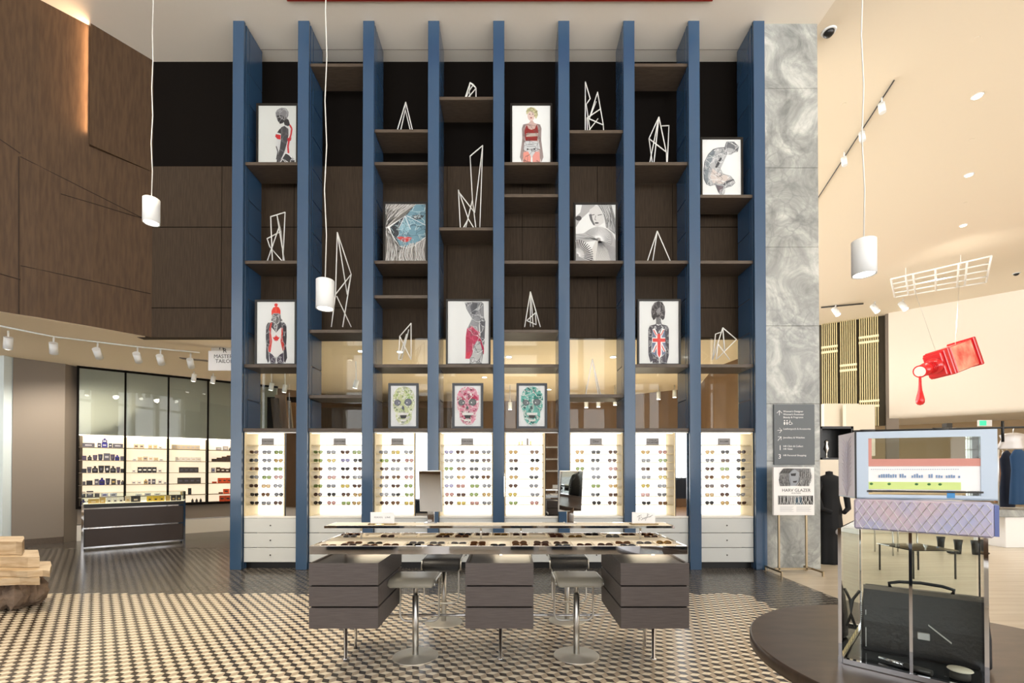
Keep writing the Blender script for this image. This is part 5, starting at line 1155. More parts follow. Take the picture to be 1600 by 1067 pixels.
def q(u, v, l): return (xa+.03+(W_-.05)*u, Y+.008-.0003*l, zt-.01-(H_-.01)*v)
def pg(pts, l, mi_): pic.add([q(u, v, l) for u, v in pts], [tuple(range(len(pts)))], mi_)
def sk(pts, wd, l, mi_):
    for a, b in zip(pts, pts[1:]):
        dx, dy = b[0]-a[0], b[1]-a[1]; L = math.hypot(dx, dy) or 1; nx, ny = -dy/L*wd/2, dx/L*wd/2
        pg([(a[0]+nx, a[1]+ny), (b[0]+nx, b[1]+ny), (b[0]-nx, b[1]-ny), (a[0]-nx, a[1]-ny)], l, mi_)
pg([(0, .0), (1, .0), (1, .39), (0, .39)], 1, 3)
pg([(.12, .06), (.3, .01), (.9, .01), (.97, .2), (.85, .38), (.05, .38), (.02, .25)], 2, 2); pg([(.34, .08), (.48, .03), (.62, .1), (.6, .28), (.5, .38), (.36, .38), (.3, .22)], 3, 6)
pg([(.36, .12), (.52, .11), (.5, .17), (.38, .17)], 4, 1); pg([(.42, .28), (.55, .27), (.52, .31), (.44, .31)], 4, 1)
r = random.Random(2)
for k in range(46):
    u = .62+.35*k/46; sk([(u, .01), (u+.05*sin(k), .15), (u-.04*cos(k*2), .27), (u-.10+.1*r.random(), .385)], .007, 5, (1, 3, 2)[k % 3]) if u < .93 else None
    u = .04+.28*k/46; sk([(u+.12, .01), (u, .12), (u+.04*sin(k), .26), (u+.05*r.random(), .385)], .007, 5, (1, 3, 2)[k % 3])
pg([(0, .585), (1, .585), (1, .775), (0, .775)], 1, 1); pg([(.25, .585), (.7, .585), (.6, .775), (.36, .775)], 2, 2); pg([(.48, .64), (.66, .6), (.7, .775), (.5, .775)], 3, 5)
for k in range(34): u = .02+.95*k/34; sk([(u, .587), (u+.04*sin(k*1.7), .68), (u+.06*sin(k*3.1), .773)], .007, 4, 3)
for (u0, u1) in ((.05, .45), (.52, .95)):
    for k in range(7): sk([(u0, .82+.017*k), (u1-.03*(k % 3), .82+.017*k)], .004, 2, 6)
merge(pic, text_mb('HARV GLAZER', .066, face_mtx((q(.52, .475, 2)))))
pic.m[-1:] = pic.m[-1:]
b = pic.build('poster', mats, t)
for p in b.data.polygons[:]:
    pass
# lettering polygons of the poster take the ink colour
nlet = len(text_mb('HARV GLAZER', .088, Matrix.Identity(4)).f)
for p in list(b.data.polygons)[-nlet:]: p.material_index = 4
merge_l = text_mb('MONTREAL', .028, face_mtx(q(.52, .535, 2))); merge_l.build('small_lettering', acol(GR), t)

# ============================================================ RIGHT HALL
# track running diagonally on the warm ceiling, three spots
a_ = PZ(1397, 124, CE); b_ = PZ(1260, 336, CE)
tag(MB().tube([a_-Vector((0, 0, .02)), b_-Vector((0, 0, .02))], .013, 6).build('lighting_track', 'seam_dark'), 'thin dark diagonal lighting track on the warm ceiling', 'lighting track')
for i, (x, y, nm) in enumerate(((1381, 160, 'nearest'), (1350, 206, 'middle'), (1322, 246, 'farthest'))):
    p = PZ(x-3, y-9, CE)+Vector((0, 0, -.22)); spotlight_head(p, p+Vector((.05, -.1, -1)), 'white track spotlight on the diagonal track, %s one' % nm, 'spotlights on the diagonal track', CE-.01, False, 0, 1.1)
for i, (x, y, s_) in enumerate(((1527, 150, 1), (1514, 273, 1), (1505, 352, 1))):
    p = PZ(x, y, CE); downlight(p.x, p.y, CE, 'bright round downlight in the warm ceiling, %s from the top of the photo' % ORD[i], 'downlights of the warm ceiling', .09, 160)
for x, y, nm in ((1295, 49, 'dark round camera dome in the ceiling beside the marble column'), (1588, 427, 'small dark dome far back in the warm ceiling')):
    p = PZ(x, y, CE); t = thing('camera_dome', nm, 'camera', (p.x, p.y, CE-.08))
    m = MB(); m.lathe((p.x, p.y, CE-.09), [(.003, 0), (.045, .012), (.075, .045), (.08, .07)], 20); m.build('dome', 'black_metal', t); MB().lathe((p.x, p.y, CE-.02), [(.10, 0), (.11, .019)], 20).build('collar', 'lamp_white', t)
for x, y in ((1526, 60), (1518, 218), (1318, 163), (1508, 317)):
    p = PZ(x, y, CE); tag(MB().lathe((p.x, p.y, CE-.006), [(.04, 0), (.045, .0055)], 18).build('sprinkler_cover', 'ceiling_warm'), 'small flat round cover in the warm ceiling', 'sprinkler', 'sprinkler covers')
a_ = PZ(1283, 479, CE); b_ = PZ(1349, 473, CE)
tag(MB().tube([a_-Vector((0, 0, .04)), b_-Vector((0, 0, .04))], .03, 6).build('lighting_track', 'seam_dark'), 'short dark lighting track over the gold slatted wall', 'lighting track')
for i, (x, y, nm) in enumerate(((1306, 480, 'left'), (1367, 475, 'middle'), (1411, 471, 'right'))):
    p = PZ(x, y-4, CE)+Vector((0, 0, -.3)); spotlight_head(p, p+Vector((.2, -.5, -1)), 'white spotlight over the gold slatted wall, %s one' % nm, 'spotlights by the slatted wall', CE-.01, True, 0, 2.2)
# suspended grid and nail polish bottle
zg = CE-.35
c1, c2, c3, c4 = PZ(1392, 436, zg), PZ(1549, 400, zg), PZ(1541, 441, zg), PZ(1398, 464, zg)
t = thing('ceiling_grid', 'white metal grid hung flat under the warm ceiling above the red bottle', 'grid', tuple((c1+c3)/2))
m = MB()
def gp(u, v): return (c1*(1-u)+c2*u)*(1-v)+(c4*(1-u)+c3*u)*v
for v in (0, .25, .5, .75, 1): m.tube([gp(0, v), gp(1, v)], .028, 6)
for u_ in (0, .16, .24, .47, .70, .78, 1): m.tube([gp(u_, 0), gp(u_, 1)], .028, 6)
m.build('rods', 'white_metal', t)
m = MB()
for u_, v in ((.16, .1), (.24, .9), (.72, .1), (.78, .9)): p = gp(u_, v); m.tube([p, (p.x, p.y, CE)], .012, 6)
m.build('hanger', 'white_metal', t)
spot_light('grid_wash', gp(.72, -.3)+Vector((0, 0, -.8)), gp(.72, 0)+Vector((0, 0, 1)), 14, 120, (1, .94, .84))
YB_ = 14.6
def bp(x, y, d=0): return P(1400+x/7.62, 510+y/7.62, YB_+d)
o_ = bp(600, 400)
t = thing('bottle_sculpture', 'giant glossy red polish bottle hanging tilted with a falling drop', 'sculpture', tuple(o_))
ax = (bp(905, 165)-bp(225, 395)).normalized(); ay = Vector((0, 1, 0)); az = ax.cross(ay); az = az if az.z > 0 else -az
SC = 720/YB_*7.62  # zoom px per metre
def bt(u, d, v): return bp(240, 590)+ax*(u/SC)+ay*(d/SC)+az*(v/SC)
# turned body: near face runs to the right and away
cB = bp(640, 400); yaw = Vector((ax.x, ax.y, ax.z))
axn = (yaw+Vector((0, .35, 0))).normalized(); ayn = axn.cross(az).normalized(); 
if ayn.y < 0: ayn = -ayn
def body(u0, u1, hw, hd, name, mt, bev=8):
    c_ = cB+axn*((u0+u1)/2/SC); m = MB(); hu = (u1-u0)/2/SC
    m.bbox(-hu, hu, -hd/SC, hd/SC, -hw/SC, hw/SC, bev/SC)
    mt4 = Matrix((( axn.x, ayn.x, az.x, c_.x), (axn.y, ayn.y, az.y, c_.y), (axn.z, ayn.z, az.z, c_.z), (0, 0, 0, 1)))
    return m.xf(mt4).build(name, mt, t)
body(-160, 300, 158, 120, 'body', 'red_gloss'); body(-150, 262, 150, 122, 'label_face', 'red_pale', 1); body(300, 350, 174, 134, 'base_band', 'red_gloss'); body(-200, -156, 160, 116, 'shoulder_band', 'red_gloss'); body(-262, -196, 152, 106, 'shoulder', 'red_gloss'); body(-310, -258, 134, 90, 'shoulder_step', 'red_gloss')
k0 = cB-axn*(298/SC); k1 = cB-axn*(590/SC)
m = MB(); m.tube([k0, cB-axn*(340/SC), cB-axn*(345/SC), cB-axn*(380/SC)], [92/SC, 92/SC, 78/SC, 72/SC], 24)
for q_ in (400, 430, 460): m.tube([cB-axn*(q_/SC), cB-axn*((q_+12)/SC)], 77/SC, 24)
m.tube([cB-axn*(380/SC), k1], 70/SC, 24); m.build('neck', 'red_gloss', t)
m = MB(); m.tube([k1, k1-axn*(6/SC)], 72/SC, 24); n_ = m.build('neck_rim', 'red_gloss', t); mat('rim_pale', (240, 226, 214), .3)
MB().tube([k1-axn*(6/SC), k1-axn*(8/SC)], 58/SC, 24).build('opening', 'rim_pale', t)
pd = bp(215, 640); m = MB(); prof = [(12, 0), (14, -90), (20, -160), (32, -220), (42, -270), (40, -305), (26, -325), (.5, -334)]
e_ = k1-axn*(4/SC)-Vector((0, 0, 55/SC)); m.lathe((e_.x, e_.y, e_.z), [(a/SC, b/SC) for a, b in prof[::-1]], 20); m.build('drop', 'red_gloss', t)
m = MB()
for u_, v in ((.24, .9), (.72, .9)): p = gp(u_, v); s_ = 1 if u_ > .5 else -1; q_ = cB+axn*((200 if s_ > 0 else -200)/SC)+az*(150/SC); m.tube([q_, (p.x, p.y, zg)], .006, 5)
m.build('cable', 'steel', t)
# exit sign and speaker under the cream volume
zc = P(1540, 661, 19).z
mat('exit_green', (60, 190, 150), .4, emit=.8)
t = thing('exit_sign', 'small green and white exit sign under the cream wall volume', 'sign', (P(1540, 661, 19).x, 19, zc-.15))
xx = P(1540, 661, 19).x; MB().bbox(xx-.27, xx+.27, 19, 19.08, zc-.13, zc+.13, .004).build('housing', 'white_card', t); MB().box(xx-.25, xx+.02, 18.985, 18.999, zc-.1, zc+.1).build('pictogram_field', 'exit_green', t)
xx = P(1484, 666, 17).x; zc = P(1484, 666, 17).z
tag(MB().bbox(xx-.11, xx+.11, 17, 17.2, zc-.12, zc+.12, .01).build('wall_speaker', 'seam_dark'), 'small dark grey speaker box under the cream wall volume', 'speaker')
# mid-hall furniture
def blk(name, cat, label, px0, px1, py0, py1, Y, dep, mt, z0=None):
    a_ = P(px0, py0, Y); b_ = P(px1, py1, Y); z = b_.z if z0 is None else z0
    return tag(MB().bbox(a_.x, b_.x, Y, Y+dep, z, a_.z, .01).build(name, mt), label, cat)
t = thing('dark_display_niche', 'black open display box on cream unit right of the marble column', 'display', (P(1310, 700, 10).x, 10.2, 0))
a_ = P(1281, 666, 10); b_ = P(1334, 718, 10); xw = b_.x-a_.x
m = MB(); m.box(a_.x, b_.x, 10.35, 10.4, b_.z, a_.z); m.box(a_.x, a_.x+.05, 10, 10.35, b_.z, a_.z); m.box(b_.x-.05, b_.x, 10, 10.35, b_.z, a_.z); m.box(a_.x, b_.x, 10, 10.35, a_.z-.05, a_.z); m.box(a_.x, b_.x, 10, 10.35, b_.z, b_.z+.04); m.build('open_box', 'black_metal', t)
m = MB(); m.box(a_.x-.02, b_.x+.1, 9.98, 10.5, 1.42, b_.z-.001); m.box(a_.x, b_.x+.06, 10.02, 10.5, 0, 1.42); m.build('cream_unit', 'pale_wall', t)
m = MB(); z = b_.z+.041; xx = a_.x+.24
m.lathe((xx, 10.15, z), [(.05, 0), (.02, .02), (.02, .12), (.06, .2), (.03, .3), (.045, .36), (.005, .4)], 12); tag(m.build('perfume_flacon', 'steel'), 'small pale flacon inside the black display box', 'bottle')
# black draped mannequin by the column
xm = P(1296, 800, 7.75).x
t = thing('draped_mannequin', 'headless mannequin in a long black gown right of the marble column', 'mannequin', (xm, 7.75, 0))
m = MB(); pr = [(.24, 0), (.25, .03), (.215, .3), (.20, .6), (.185, .78), (.19, .90), (.16, 1.02), (.15, 1.10), (.19, 1.26), (.21, 1.36), (.17, 1.44), (.06, 1.48), (.055, 1.53), (.002, 1.54)]
m.lathe((xm, 7.75, 0), pr, 36, 0, True, 1, .75)
r = random.Random(3)
for i, v in enumerate(m.v):
    a = math.atan2(v[1]-7.75, v[0]-xm); k = 1+.07*sin(a*9)*(1-v[2]/1.5); m.v[i] = (xm+(v[0]-xm)*k, 7.75+(v[1]-7.75)*k, v[2])
mat('black_cloth', (14, 16, 20), .85); m.build('gown', 'black_cloth', t)
m = MB()
for s_ in (-1, 1): m.tube([(xm+s_*.17, 7.72, 1.36), (xm+s_*.25, 7.70, 1.15), (xm+s_*.22, 7.62, .92), (xm+s_*.10, 7.55, .86)], [.055, .05, .042, .035], 10)
m.build('sleeve', 'black_cloth', t)
m = MB()
for k in range(9): a = 2*pi*k/9; m.sphere((xm-.02+.035*cos(a), 7.50, .55+.035*sin(a)), .025, .012, .02, 5)
m.sphere((xm-.02, 7.49, .55), .02, .012, .02, 6); m.build('rosette', 'grey_card', t)
MB().box(xm+.0, xm+.06, 7.545, 7.55, .11, .14).build('label_tag', 'white_card', t)
# pale plinths in the hall seen through the display case
t = thing('hall_counter', 'cream service counter across the hall behind the clear display case', 'counter', (8.6, 11.5, 0))
a_ = P(1340, 800, 11.4); m = MB(); m.bbox(a_.x, a_.x+2.6, 11.4, 12.0, 0, .96, .01); m.build('body', 'pale_wall', t); MB().bbox(a_.x-.05, a_.x+2.65, 11.35, 12.05, .9605, 1.0, .006).build('worktop', 'tan_wall', t)
zz_ = 1.0
for k, (dx, h, r_, mt) in enumerate(((.5, .32, .05, 'pack_navy'), (.75, .22, .06, 'pack_white'), (1.0, .28, .05, 'pack_blue'), (1.5, .2, .07, 'pack_white'), (1.9, .3, .05, 'steel'), (2.2, .22, .06, 'niche_blue'))):
    m = MB(); m.lathe((a_.x+dx, 11.65, zz_+.0006), [(r_, 0), (r_, h*.6), (r_*.4, h*.75), (r_*.4, h), (.002, h)], 14)
    tag(m.build('counter_bottle', mt), '%s bottle on the cream hall counter, %s from left' % ({'pack_navy': 'navy', 'pack_white': 'white', 'pack_blue': 'blue', 'steel': 'silver', 'niche_blue': 'pale blue'}[mt], ORD[k]), 'bottle', 'bottles on the hall counter')
p = P(1398, 880, 8.4)
t = thing('side_chair', 'thin metal framed chair with leather seat in the hall', 'chair', (P(1400, 865, 8.6).x, 8.6, 0)); xx = t.location.x
m = MB()
for sx in (-.22, .22):
    m.tube([(xx+sx, 8.4, 0), (xx+sx, 8.4, .44)], .012, 6); m.tube([(xx+sx, 8.82, 0), (xx+sx, 8.82, .44), (xx+sx, 8.9, .9)], .012, 6)
m.tube([(xx-.22, 8.9, .88), (xx+.22, 8.9, .88)], .012, 6); m.build('frame', 'steel', t)
MB().bbox(xx-.23, xx+.23, 8.38, 8.84, .44, .485, .01).build('seat', 'shelf_wood', t); MB().bbox(xx-.22, xx+.22, 8.885, 8.91, .62, .86, .005).build('backrest', 'shelf_wood', t)
t = thing('side_table', 'low glass topped side table in the hall', 'table', (P(1430, 900, 6.8).x+.1, 6.9, 0)); xx = t.location.x
m = MB()
for sx, sy in ((-.3, -.3), (.3, -.3), (-.3, .3), (.3, .3)): m.tube([(xx+sx, 6.9+sy, 0), (xx+sx, 6.9+sy, .4)], .012, 6)
m.build('frame', 'seam_dark', t); MB().bbox(xx-.33, xx+.33, 6.57, 7.23, .4, .412, .003).build('glass_top', 'case_glass', t)
def shoe(x, y, rz, label):
    m = MB(); t = thing('black_boot', label, 'boot', (x, y, 0), None)
    m.lathe((x, y, .0), [(.045, 0), (.05, .06), (.055, .16), (.07, .26), (.03, .262)], 12); m.build('shaft', 'black_leather', t)
    m = MB(); m.sphere((x-.10*cos(rz), y-.10*sin(rz), .035), .12, .055, .035, 8); m.build('toe', 'black_leather', t)
shoe(P(1470, 852, 9.0).x, 9.0, .2, 'single black boot on the hall floor, leftmost of the dark footwear')
shoe(P(1497, 858, 8.6).x, 8.6, .1, 'black boot on the hall floor, middle of the dark footwear')
shoe(P(1524, 860, 8.5).x, 8.5, 2.6, 'black boot on the hall floor, rightmost of the dark footwear')
# stone bench with blue garments on the far right
t = thing('stone_bench', 'grey stone topped white bench at the right edge of the hall', 'bench', (10.6, 9.6, 0))
a_ = P(1563, 800, 9.2); MB().bbox(a_.x-.1, a_.x+2, 9.2, 10.0, .62, .76, .01).build('stone_top', 'marble', t); MB().bbox(a_.x+.15, a_.x+2, 9.25, 9.9, 0, .62, .01).build('base', 'white_card', t)
mat('cloth_blue', (22, 62, 100), .8); mat('cloth_teal', (18, 84, 104), .8); mat('cloth_navy', (14, 26, 48), .8); mat('cloth_pale', (196, 212, 222), .8); mat('cloth_tan', (190, 140, 104), .8)
mat('cloth_silver', (190, 186, 184), .35, metal=.4)
def garment(px_, py0, py1, Y, w_, mt, label, seed):
    a_ = P(px_, py0, Y); zb_ = P(px_, py1, Y).z; h = a_.z-zb_; m = MB(); r = random.Random(seed)
    m.lathe((a_.x, Y, zb_), [(w_*.55, 0), (w_*.56, .02), (w_*.5, h*.35), (w_*.42, h*.6), (w_*.5, h*.85), (w_*.3, h*.95), (w_*.1, h)], 30, 0, True, 1, .45)
    for i, v in enumerate(m.v):
        a = math.atan2(v[1]-Y, v[0]-a_.x); k = 1+.08*sin(a*7+seed)*(1-(v[2]-zb_)/h); m.v[i] = (a_.x+(v[0]-a_.x)*k, Y+(v[1]-Y)*k, v[2])
    t = thing('hanging_garment', label, 'garment', (a_.x, Y, zb_)); m.build('fabric', mt, t)
    MB().tube([(a_.x, Y, a_.z-.02), (a_.x, Y, a_.z+.06), (a_.x+.02, Y, a_.z+.09), (a_.x, Y, a_.z+.12)], .006, 6).build('hanger_hook', 'steel', t)
zr = P(1580, 694, 9.45).z
t = thing('clothes_rail', 'steel clothes rail above the stone bench at the right edge', 'rail', (P(1585, 694, 9.45).x, 9.45, .76)); xr_ = P(1560, 694, 9.45).x
m = MB(); m.tube([(xr_, 9.45, .7605), (xr_, 9.45, zr), (xr_+1.6, 9.45, zr), (xr_+1.6, 9.45, .7605)], .014, 8); m.build('frame', 'steel', t)
garment(1573, 704, 792, 9.50, .27, 'cloth_navy', 'navy garment on the rail over the stone bench, leftmost', 1)
garment(1591, 700, 788, 9.22, .32, 'cloth_blue', 'blue garment on the rail, right of the navy one', 2)
garment(1606, 702, 775, 9.62, .34, 'cloth_teal', 'teal garment on the rail, cut by the right edge of the photo', 3)
garment(1566, 712, 785, 9.75, .30, 'cloth_tan', 'tan garment behind the navy one on the rail', 4)
garment(1583, 676, 702, 8.9, .5, 'cloth_silver', 'crumpled silver cloth at the top right above the blue garments', 5)

# ============================================================ ROUND TABLE AND DISPLAY CASE, RIGHT FOREGROUND
RZ = .75; rc = Vector((1.90, 1.98)); rr = .78
t = thing('round_table', 'dark wooden round pedestal table in the right foreground', 'table', (rc.x, rc.y, 0))
m = MB(); m.lathe((rc.x, rc.y, RZ-.06), [(rr-.02, 0), (rr, .008), (rr, .052), (rr-.008, .06)], 96); m.build('tabletop', 'dark_wood_round', t)
m = MB(); m.lathe((rc.x, rc.y, 0), [(.34, 0), (.34, .02), (.07, .05), (.06, .6), (.16, RZ-.06)], 40); m.build('pedestal', 'dark_wood_round', t)
CC = Vector((1.72, 1.98, RZ)); th = R(46); ux = Vector((cos(th), sin(th), 0)); uy = Vector((cos(th-pi/2), sin(th-pi/2), 0)); hu, hv = .275, .213
def cp(u, v, z): return CC+ux*(u*hu)+uy*(v*hv)+Vector((0, 0, z))
# corners: A=(-1,-1) left front, B=(-1,1) right front, C=(1,-1), D=(1,1)
t = thing('display_case', 'clear case with chrome edged corners on the dark round table', 'display case', tuple(CC))
HC = .56
m = MB()
for u_, v in ((-1, -1), (-1, 1), (1, -1), (1, 1)): m.obox(cp(u_, v, HC/2), ux*.006, uy*.006, (0, 0, HC/2))
m.obox(cp(-1, .05, HC/2), ux*.004, uy*.005, (0, 0, HC/2))
for z in (.012,):
    for v in (-1, 1): m.obox(cp(0, v, z), ux*(hu-.01), uy*.010, (0, 0, .010))
    for u_ in (-1, 1): m.obox(cp(u_, 0, z), ux*.010, uy*(hv-.01), (0, 0, .010))
m.build('chrome_frame', 'chrome', t)
m = MB()
m.obox(cp(0, -1, HC/2+.02), ux*(hu-.012), uy*.003, (0, 0, HC/2-.02)); m.obox(cp(0, 1, HC/2+.02), ux*(hu-.012), uy*.003, (0, 0, HC/2-.02)); m.obox(cp(-1, 0, HC/2+.02), ux*.003, uy*(hv-.012), (0, 0, HC/2-.02)); m.obox(cp(1, 0, HC/2+.02), ux*.003, uy*(hv-.012), (0, 0, HC/2-.02))
m.build('glass_wall', 'case_glass', t)
mat('case_base', (26, 30, 32), .12); MB().obox(cp(0, 0, .006), ux*(hu-.012), uy*(hv-.012), (0, 0, .004)).build('base_plate', 'case_base', t)
# bag
bx = Vector((1.765, 1.99, RZ+.0105)); ba = R(-36); bX = Vector((cos(ba), sin(ba), 0)); bY = Vector((-sin(ba), cos(ba), 0))
t = thing('handbag', 'black leather handbag with white side stitching inside the clear case', 'handbag', tuple(bx))
BM = Matrix(((bX.x, bY.x, 0, bx.x), (bX.y, bY.y, 0, bx.y), (0, 0, 1, bx.z), (0, 0, 0, 1)))
BL, BD, BH = .205, .075, .27
m = MB(); prof = []
for (w_, d_, z) in ((.96, .98, 0), (1, 1, .01), (1, 1, .04), (1.0, .96, .12), (.97, .8, .2), (.94, .5, .255), (.92, .34, .272)):
    ring = []
    for (sx, sy) in ((-1, -1), (1, -1), (1, 1), (-1, 1)):
        for k in range(4):
            a = math.atan2(sy, sx)+(k-1.5)*R(18); ring.append((w_*BL*sx-(.012*sx if k in (0, 3) else 0)*0+(.0), d_*BD*sy, z))
    rg_ = []
    cr_ = .018
    for (sx, sy, a0) in ((-1, -1, 180), (1, -1, 270), (1, 1, 0), (-1, 1, 90)):
        for k in range(5):
            a = R(a0+22.5*k); rg_.append((sx*(w_*BL-cr_)+cr_*cos(a), sy*(d_*BD-cr_*.9)+cr_*.9*sin(a), z))
    prof.append(rg_)
K = len(prof[0]); vs = [p for rg_ in prof for p in rg_]
m.add(vs, [(i*K+k, i*K+(k+1) % K, (i+1)*K+(k+1) % K, (i+1)*K+k) for i in range(len(prof)-1) for k in range(K)]+[tuple(range(K))[::-1], tuple((len(prof)-1)*K+k for k in range(K))], 0, True)
m.xf(BM).build('body', 'black_leather', t)
m = MB(); fl_ = [(-.022, .276), (-.045, .262), (-.068, .20), (-.080, .13), (-.0815, .10), (-.0795, .10), (-.066, .195), (-.043, .256), (-.022, .272)]
m.extr([(-BL*.96, y, z) for y, z in fl_], (BL*1.92, 0, 0)); fp = m.xf(BM).build('flap', 'black_leather', t)
m = MB(); m.bbox(-.02, .02, -.088, -.079, .085, .115, .002); m.obox((.05, -.086, .12), (.035, 0, -.03), (0, .002, 0), (0, 0, .003)); m.xf(BM).build('clasp', 'steel', t)
m = MB()
for k in range(26): m.box(-BL-.0012, -BL+.003, -.056, -.053, .015+.0092*k, .0195+.0092*k)
for k in range(26): m.box(-BL+.014, -BL+.017, -BD-.001, -BD+.004, .015+.0062*k, .0185+.0062*k)
m.xf(BM).build('stitching', 'white_card', t)
m = MB(); m.tube([(-.1, 0, .268), (-.105, 0, .29), (-.07, 0, .30), (0, 0, .305), (.07, 0, .30), (.105, 0, .29), (.1, 0, .268)], .007, 8); m.tube([(-BL-.004, 0, .24), (-BL-.03, -.02, .2), (-BL-.04, -.03, .14), (-BL-.02, -.03, .08)], .006, 8); m.xf(BM).build('handle', 'black_leather', t)
# chrome tube with grip, cream disc
t = thing('chrome_tube', 'chrome tube with dark grey grip lying before the black handbag', 'tube', tuple(cp(-.6, 0, .0105)))
pa = cp(-.62, -.45, .022); pb = cp(-.80, .32, .022); pm = pa*.5+pb*.5
MB().tube([pa, pm], .0085, 12).build('barrel', 'chrome', t); MB().tube([pm, pb], .0115, 14).build('grip', 'seam_dark', t)
t = thing('cream_tag', 'round cream leather tag on small dark stand at the case corner', 'tag', tuple(cp(-.72, .66, .0105)))
c_ = cp(-.62, .68, 0); m = MB(); m.lathe((c_.x, c_.y, RZ+.0105), [(.03, 0), (.03, .02), (.012, .03)], 20); m.build('stand', 'seam_dark', t)
m = MB(); m.lathe((c_.x, c_.y, RZ+.041), [(.034, 0), (.038, .003), (.036, .006), (.01, .008)], 24); m.build('disc', 'tray_cream', t)
# quilted slab on the case
mat('quilt_pink', (206, 186, 196), .35, metal=.25, noise=(7, (176, 180, 214), (1, 1, 1)))
q0 = P(1334, 800, 1.9); dA = -44
dq = Vector((cos(R(dA)), sin(R(dA)), 0)); nq = Vector((-dq.y, dq.x, 0)); Lq = .40; zq0 = RZ+HC+.001; zq1 = zq0+.122
q0 = Vector((q0.x, q0.y, 0))
t = thing('quilted_clutch', 'pink and lavender box clutch with diamond quilting on the clear case', 'clutch', tuple(q0+dq*.2+nq*.06+Vector((0, 0, zq0))))
QM = Matrix(((dq.x, nq.x, 0, q0.x), (dq.y, nq.y, 0, q0.y), (0, 0, 1, zq0), (0, 0, 0, 1)))
MB().bbox(0, Lq, 0, .12, 0, .122, .006).xf(QM).build('body', 'quilt_pink', t)
m = MB(); st = .028
for k in range(-5, 19):
    for sg in (1, -1):
        x0_ = k*st; x1_ = x0_+.122*.55*sg+(0)
        xa_, xb_ = (x0_, x1_); za_, zb_2 = .004, .118
        # clip to the front face
        def clip(xa_, za_, xb_, zb_2):
            d = xb_-xa_
            ts = [0, 1]
            if d > 0: lo, hi = max(0, (.006-xa_)/d), min(1, (Lq-.006-xa_)/d)
            else: lo, hi = max(0, (Lq-.006-xa_)/d), min(1, (.006-xa_)/d)
            return (lo, hi) if hi > lo else None
        c_ = clip(xa_, za_, xb_, zb_2)
        if c_: m.tube([(xa_+(xb_-xa_)*q_, -.0005, za_+(zb_2-za_)*q_) for q_ in c_], .0011, 4)
m.xf(QM).build('quilting', 'steel', t)
mat('clutch_edge', (96, 108, 160), .3, metal=.5); MB().box(Lq+.0005, Lq+.012, .004, .116, .006, .116).xf(QM).build('end_cap', 'clutch_edge', t)
# upper panel box with pale blue frame
z0 = zq1+.0015; E = P(1338, 770, 1.9); E = Vector((E.x-.003, E.y-.0, 0)); db = R(-19); dx_ = Vector((cos(db), sin(db), 0)); dy_ = Vector((-sin(db), cos(db), 0)); Lb = .455; HB = .27; DB = .2
z1_ = P(1338, 675, 1.9).z; HB = z1_-z0
t = thing('vitrine_box', 'pale blue framed clear box with printed scene on top of the quilted clutch', 'display box', tuple(E+dx_*Lb/2+dy_*DB/2+Vector((0, 0, z0))))
VM = Matrix(((dx_.x, dy_.x, 0, E.x), (dx_.y, dy_.y, 0, E.y), (0, 0, 1, z0), (0, 0, 0, 1)))
mat('frame_blue', (188, 204, 222), .3); mat('side_lilac', (206, 200, 212), .35, metal=.2); mat('vein', (222, 220, 236), .4); mat('strip_pink', (206, 142, 130), .5); mat('strip_green', (206, 226, 140), .5); mat('dot_green', (50, 110, 50), .5); mat('dot_blue', (60, 140, 200), .5)
m = MB(); fx0, fx1 = .045, .405; fz0, fz1 = .13*HB, .90*HB
m.box(0, fx0, 0, .012, 0, HB); m.box(fx1, Lb, 0, .012, 0, HB); m.box(fx0, fx1, 0, .012, 0, fz0-.018); m.box(fx0, fx1, 0, .012, fz1, HB); m.box(0, Lb, 0, DB, -.0, .006); m.xf(VM).build('frame', 'frame_blue', t)
m = MB(); m.box(0, .012, .012, DB, .006, HB); m.xf(VM).build('side_panel', 'side_lilac', t)
m = MB(); m.tube([(-.001, .10, .01), (-.001, .095, HB-.03)], .0012, 5)
for k in range(13):
    z = .0+.018*k
    for s_ in (-1, 1): m.tube([(-.001, .098, z+.005), (-.001, .098+s_*.03, z+.045), (-.001, .098+s_*.055, min(z+.06, HB-.01))], .0009, 4) if z < HB-.07 else None
m.xf(VM).build('feather_pattern', 'vein', t)
m = MB(); m.box(fx0-.002, fx1+.002, .004, .008, fz0, fz0+(fz1-fz0)*.46); pc_ = m.xf(VM).build('scene_card', 'white_card', t)
zc_ = fz0+(fz1-fz0)
m = MB(); m.box(fx0, fx1, .002, .0038, fz0+(fz1-fz0)*.46, fz0+(fz1-fz0)*.60); m.box(fx0, fx0+.012, .002, .0038, fz0+(fz1-fz0)*.60, fz1); m.xf(VM).build('pink_band', 'strip_pink', pc_)
m = MB(); m.box(fx0, fx1-.06, .002, .0038, fz0+.004, fz0+(fz1-fz0)*.16); m.xf(VM).build('green_band', 'strip_green', pc_)
m = MB(); m.box(fx0-.006, fx1+.006, -.003, .0, fz0-.008, fz0-.001); m.xf(VM).build('ledge', 'seam_dark', t)
m = MB(); r = random.Random(6)
for k in range(36):
    if r.random() < .75: m.box(fx0+.02+.0078*k, fx0+.0245+.0078*k, .0015, .0035, fz0+(fz1-fz0)*.24, fz0+(fz1-fz0)*(.28+.04*r.random()))
for k in range(40): m.box(fx0+.01+.0072*k, fx0+.0125+.0072*k, .0015, .0035, fz0+(fz1-fz0)*.395, fz0+(fz1-fz0)*.405)
m.xf(VM).build('small_marks', 'niche_blue', pc_)
m = MB()
for x_ in (.01, .07, .16, .2, .235): m.sphere((fx0+x_, .002, fz0+(fz1-fz0)*.12), .006, .001, .005, 6)
m.xf(VM).build('green_dots', 'dot_green', pc_)
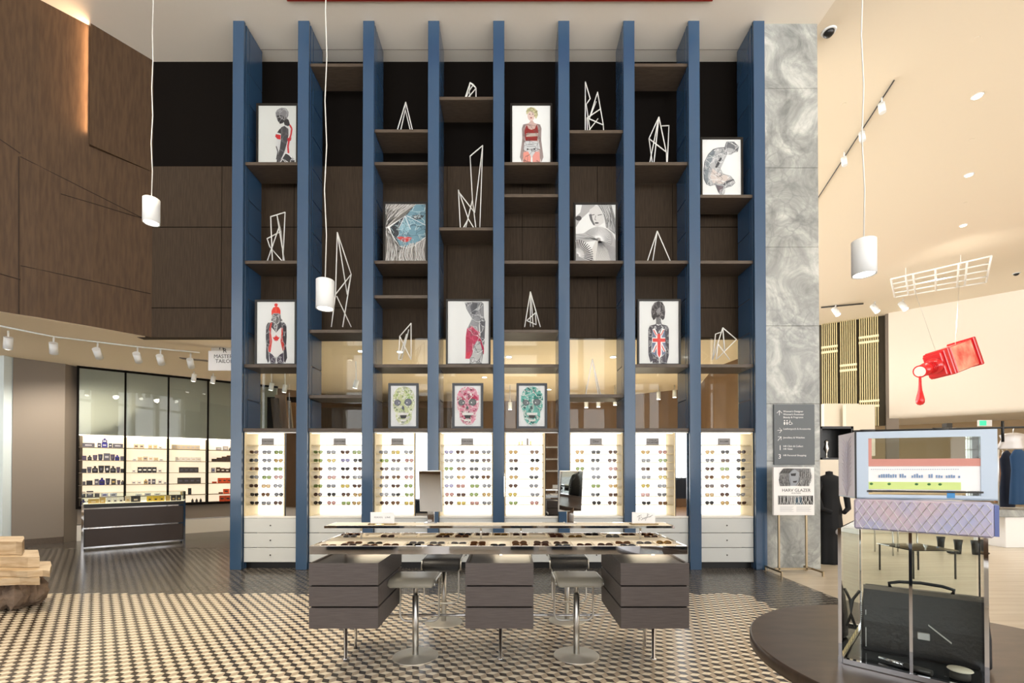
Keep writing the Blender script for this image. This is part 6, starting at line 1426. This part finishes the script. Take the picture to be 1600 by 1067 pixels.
m = MB(); m.box(.30, .325, -.001, .0, .008, .036); m.xf(VM).build('blue_tab', 'dot_blue', t)
m = MB(); m.box(fx0, fx1, .005, .007, fz0+(fz1-fz0)*.5, fz1); m.box(0, Lb, DB-.004, DB, .006, HB); m.box(Lb-.004, Lb, .012, DB-.004, .006, HB); m.xf(VM).build('glass_pane', 'case_glass', t)
m = MB(); m.box(-.003, .003, -.004, -.0005, 0, HB+.004); m.xf(VM).build('corner_rod', 'black_metal', t)
t = thing('black_rod', 'thin black rod lying along the top of the pale blue framed box', 'rod', tuple(VM @ Vector((Lb/2, .01, HB))))
m = MB(); m.tube([(-.01, .008, HB+.0045), (.9, .008, HB+.0045)], .0038, 8); m.tube([(.02, .008, HB+.0045), (.07, .008, HB+.0045)], .0058, 8); m.tube([(.26, .008, HB+.0045), (.31, .008, HB+.0045)], .0058, 8); m.xf(VM).build('shaft', 'black_metal', t)
m = MB(); m.tube([(.475, .008, HB-.05), (.475, .008, HB+.03)], .0045, 8); m.xf(VM).build('cross_pin', 'black_metal', t)

# ============================================================ ADDED FILL AND SLOT LIGHT
spot_light('hall_fill', (10.5, 12, 8.3), (9.5, 10, 0), 400, 130, (1, .95, .86), .3)  # two added fills that brighten the hall, without fixtures
spot_light('hall_fill', (15, 16, 8.3), (15, 18, 3), 330, 130, (1, .95, .86), .3)
spot_light('floor_fill', (-4.2, 3.6, 8.4), (-4.2, 4.6, 0), 1500, 50, (1, .84, .60), .15)  # two added spots that warm the floor, without fixtures
spot_light('floor_fill', (2.6, 3.2, 8.4), (2.2, 3.9, 0), 300, 40, (1, .84, .60), .15)
spot_light('shop_fill', (-8.7, 8.7, ZS-.03), (-8.4, 9.4, 0), 300, 150, (1, .90, .76), .05)  # added fill that lights the left shop evenly, without fixture
sl = area_light("slot_lamp", p0s, (0, 0, 0), .03, 1, 10, (1, .62, .34)); sl.location.z = (CE+6.7)/2+.1
sl.rotation_euler = (Matrix.Rotation(math.atan2(slot_d.y, slot_d.x)-pi/2, 4, 'Z') @ Matrix.Rotation(pi/2, 4, 'X')).to_euler(); sl.data.size_y = 1.7
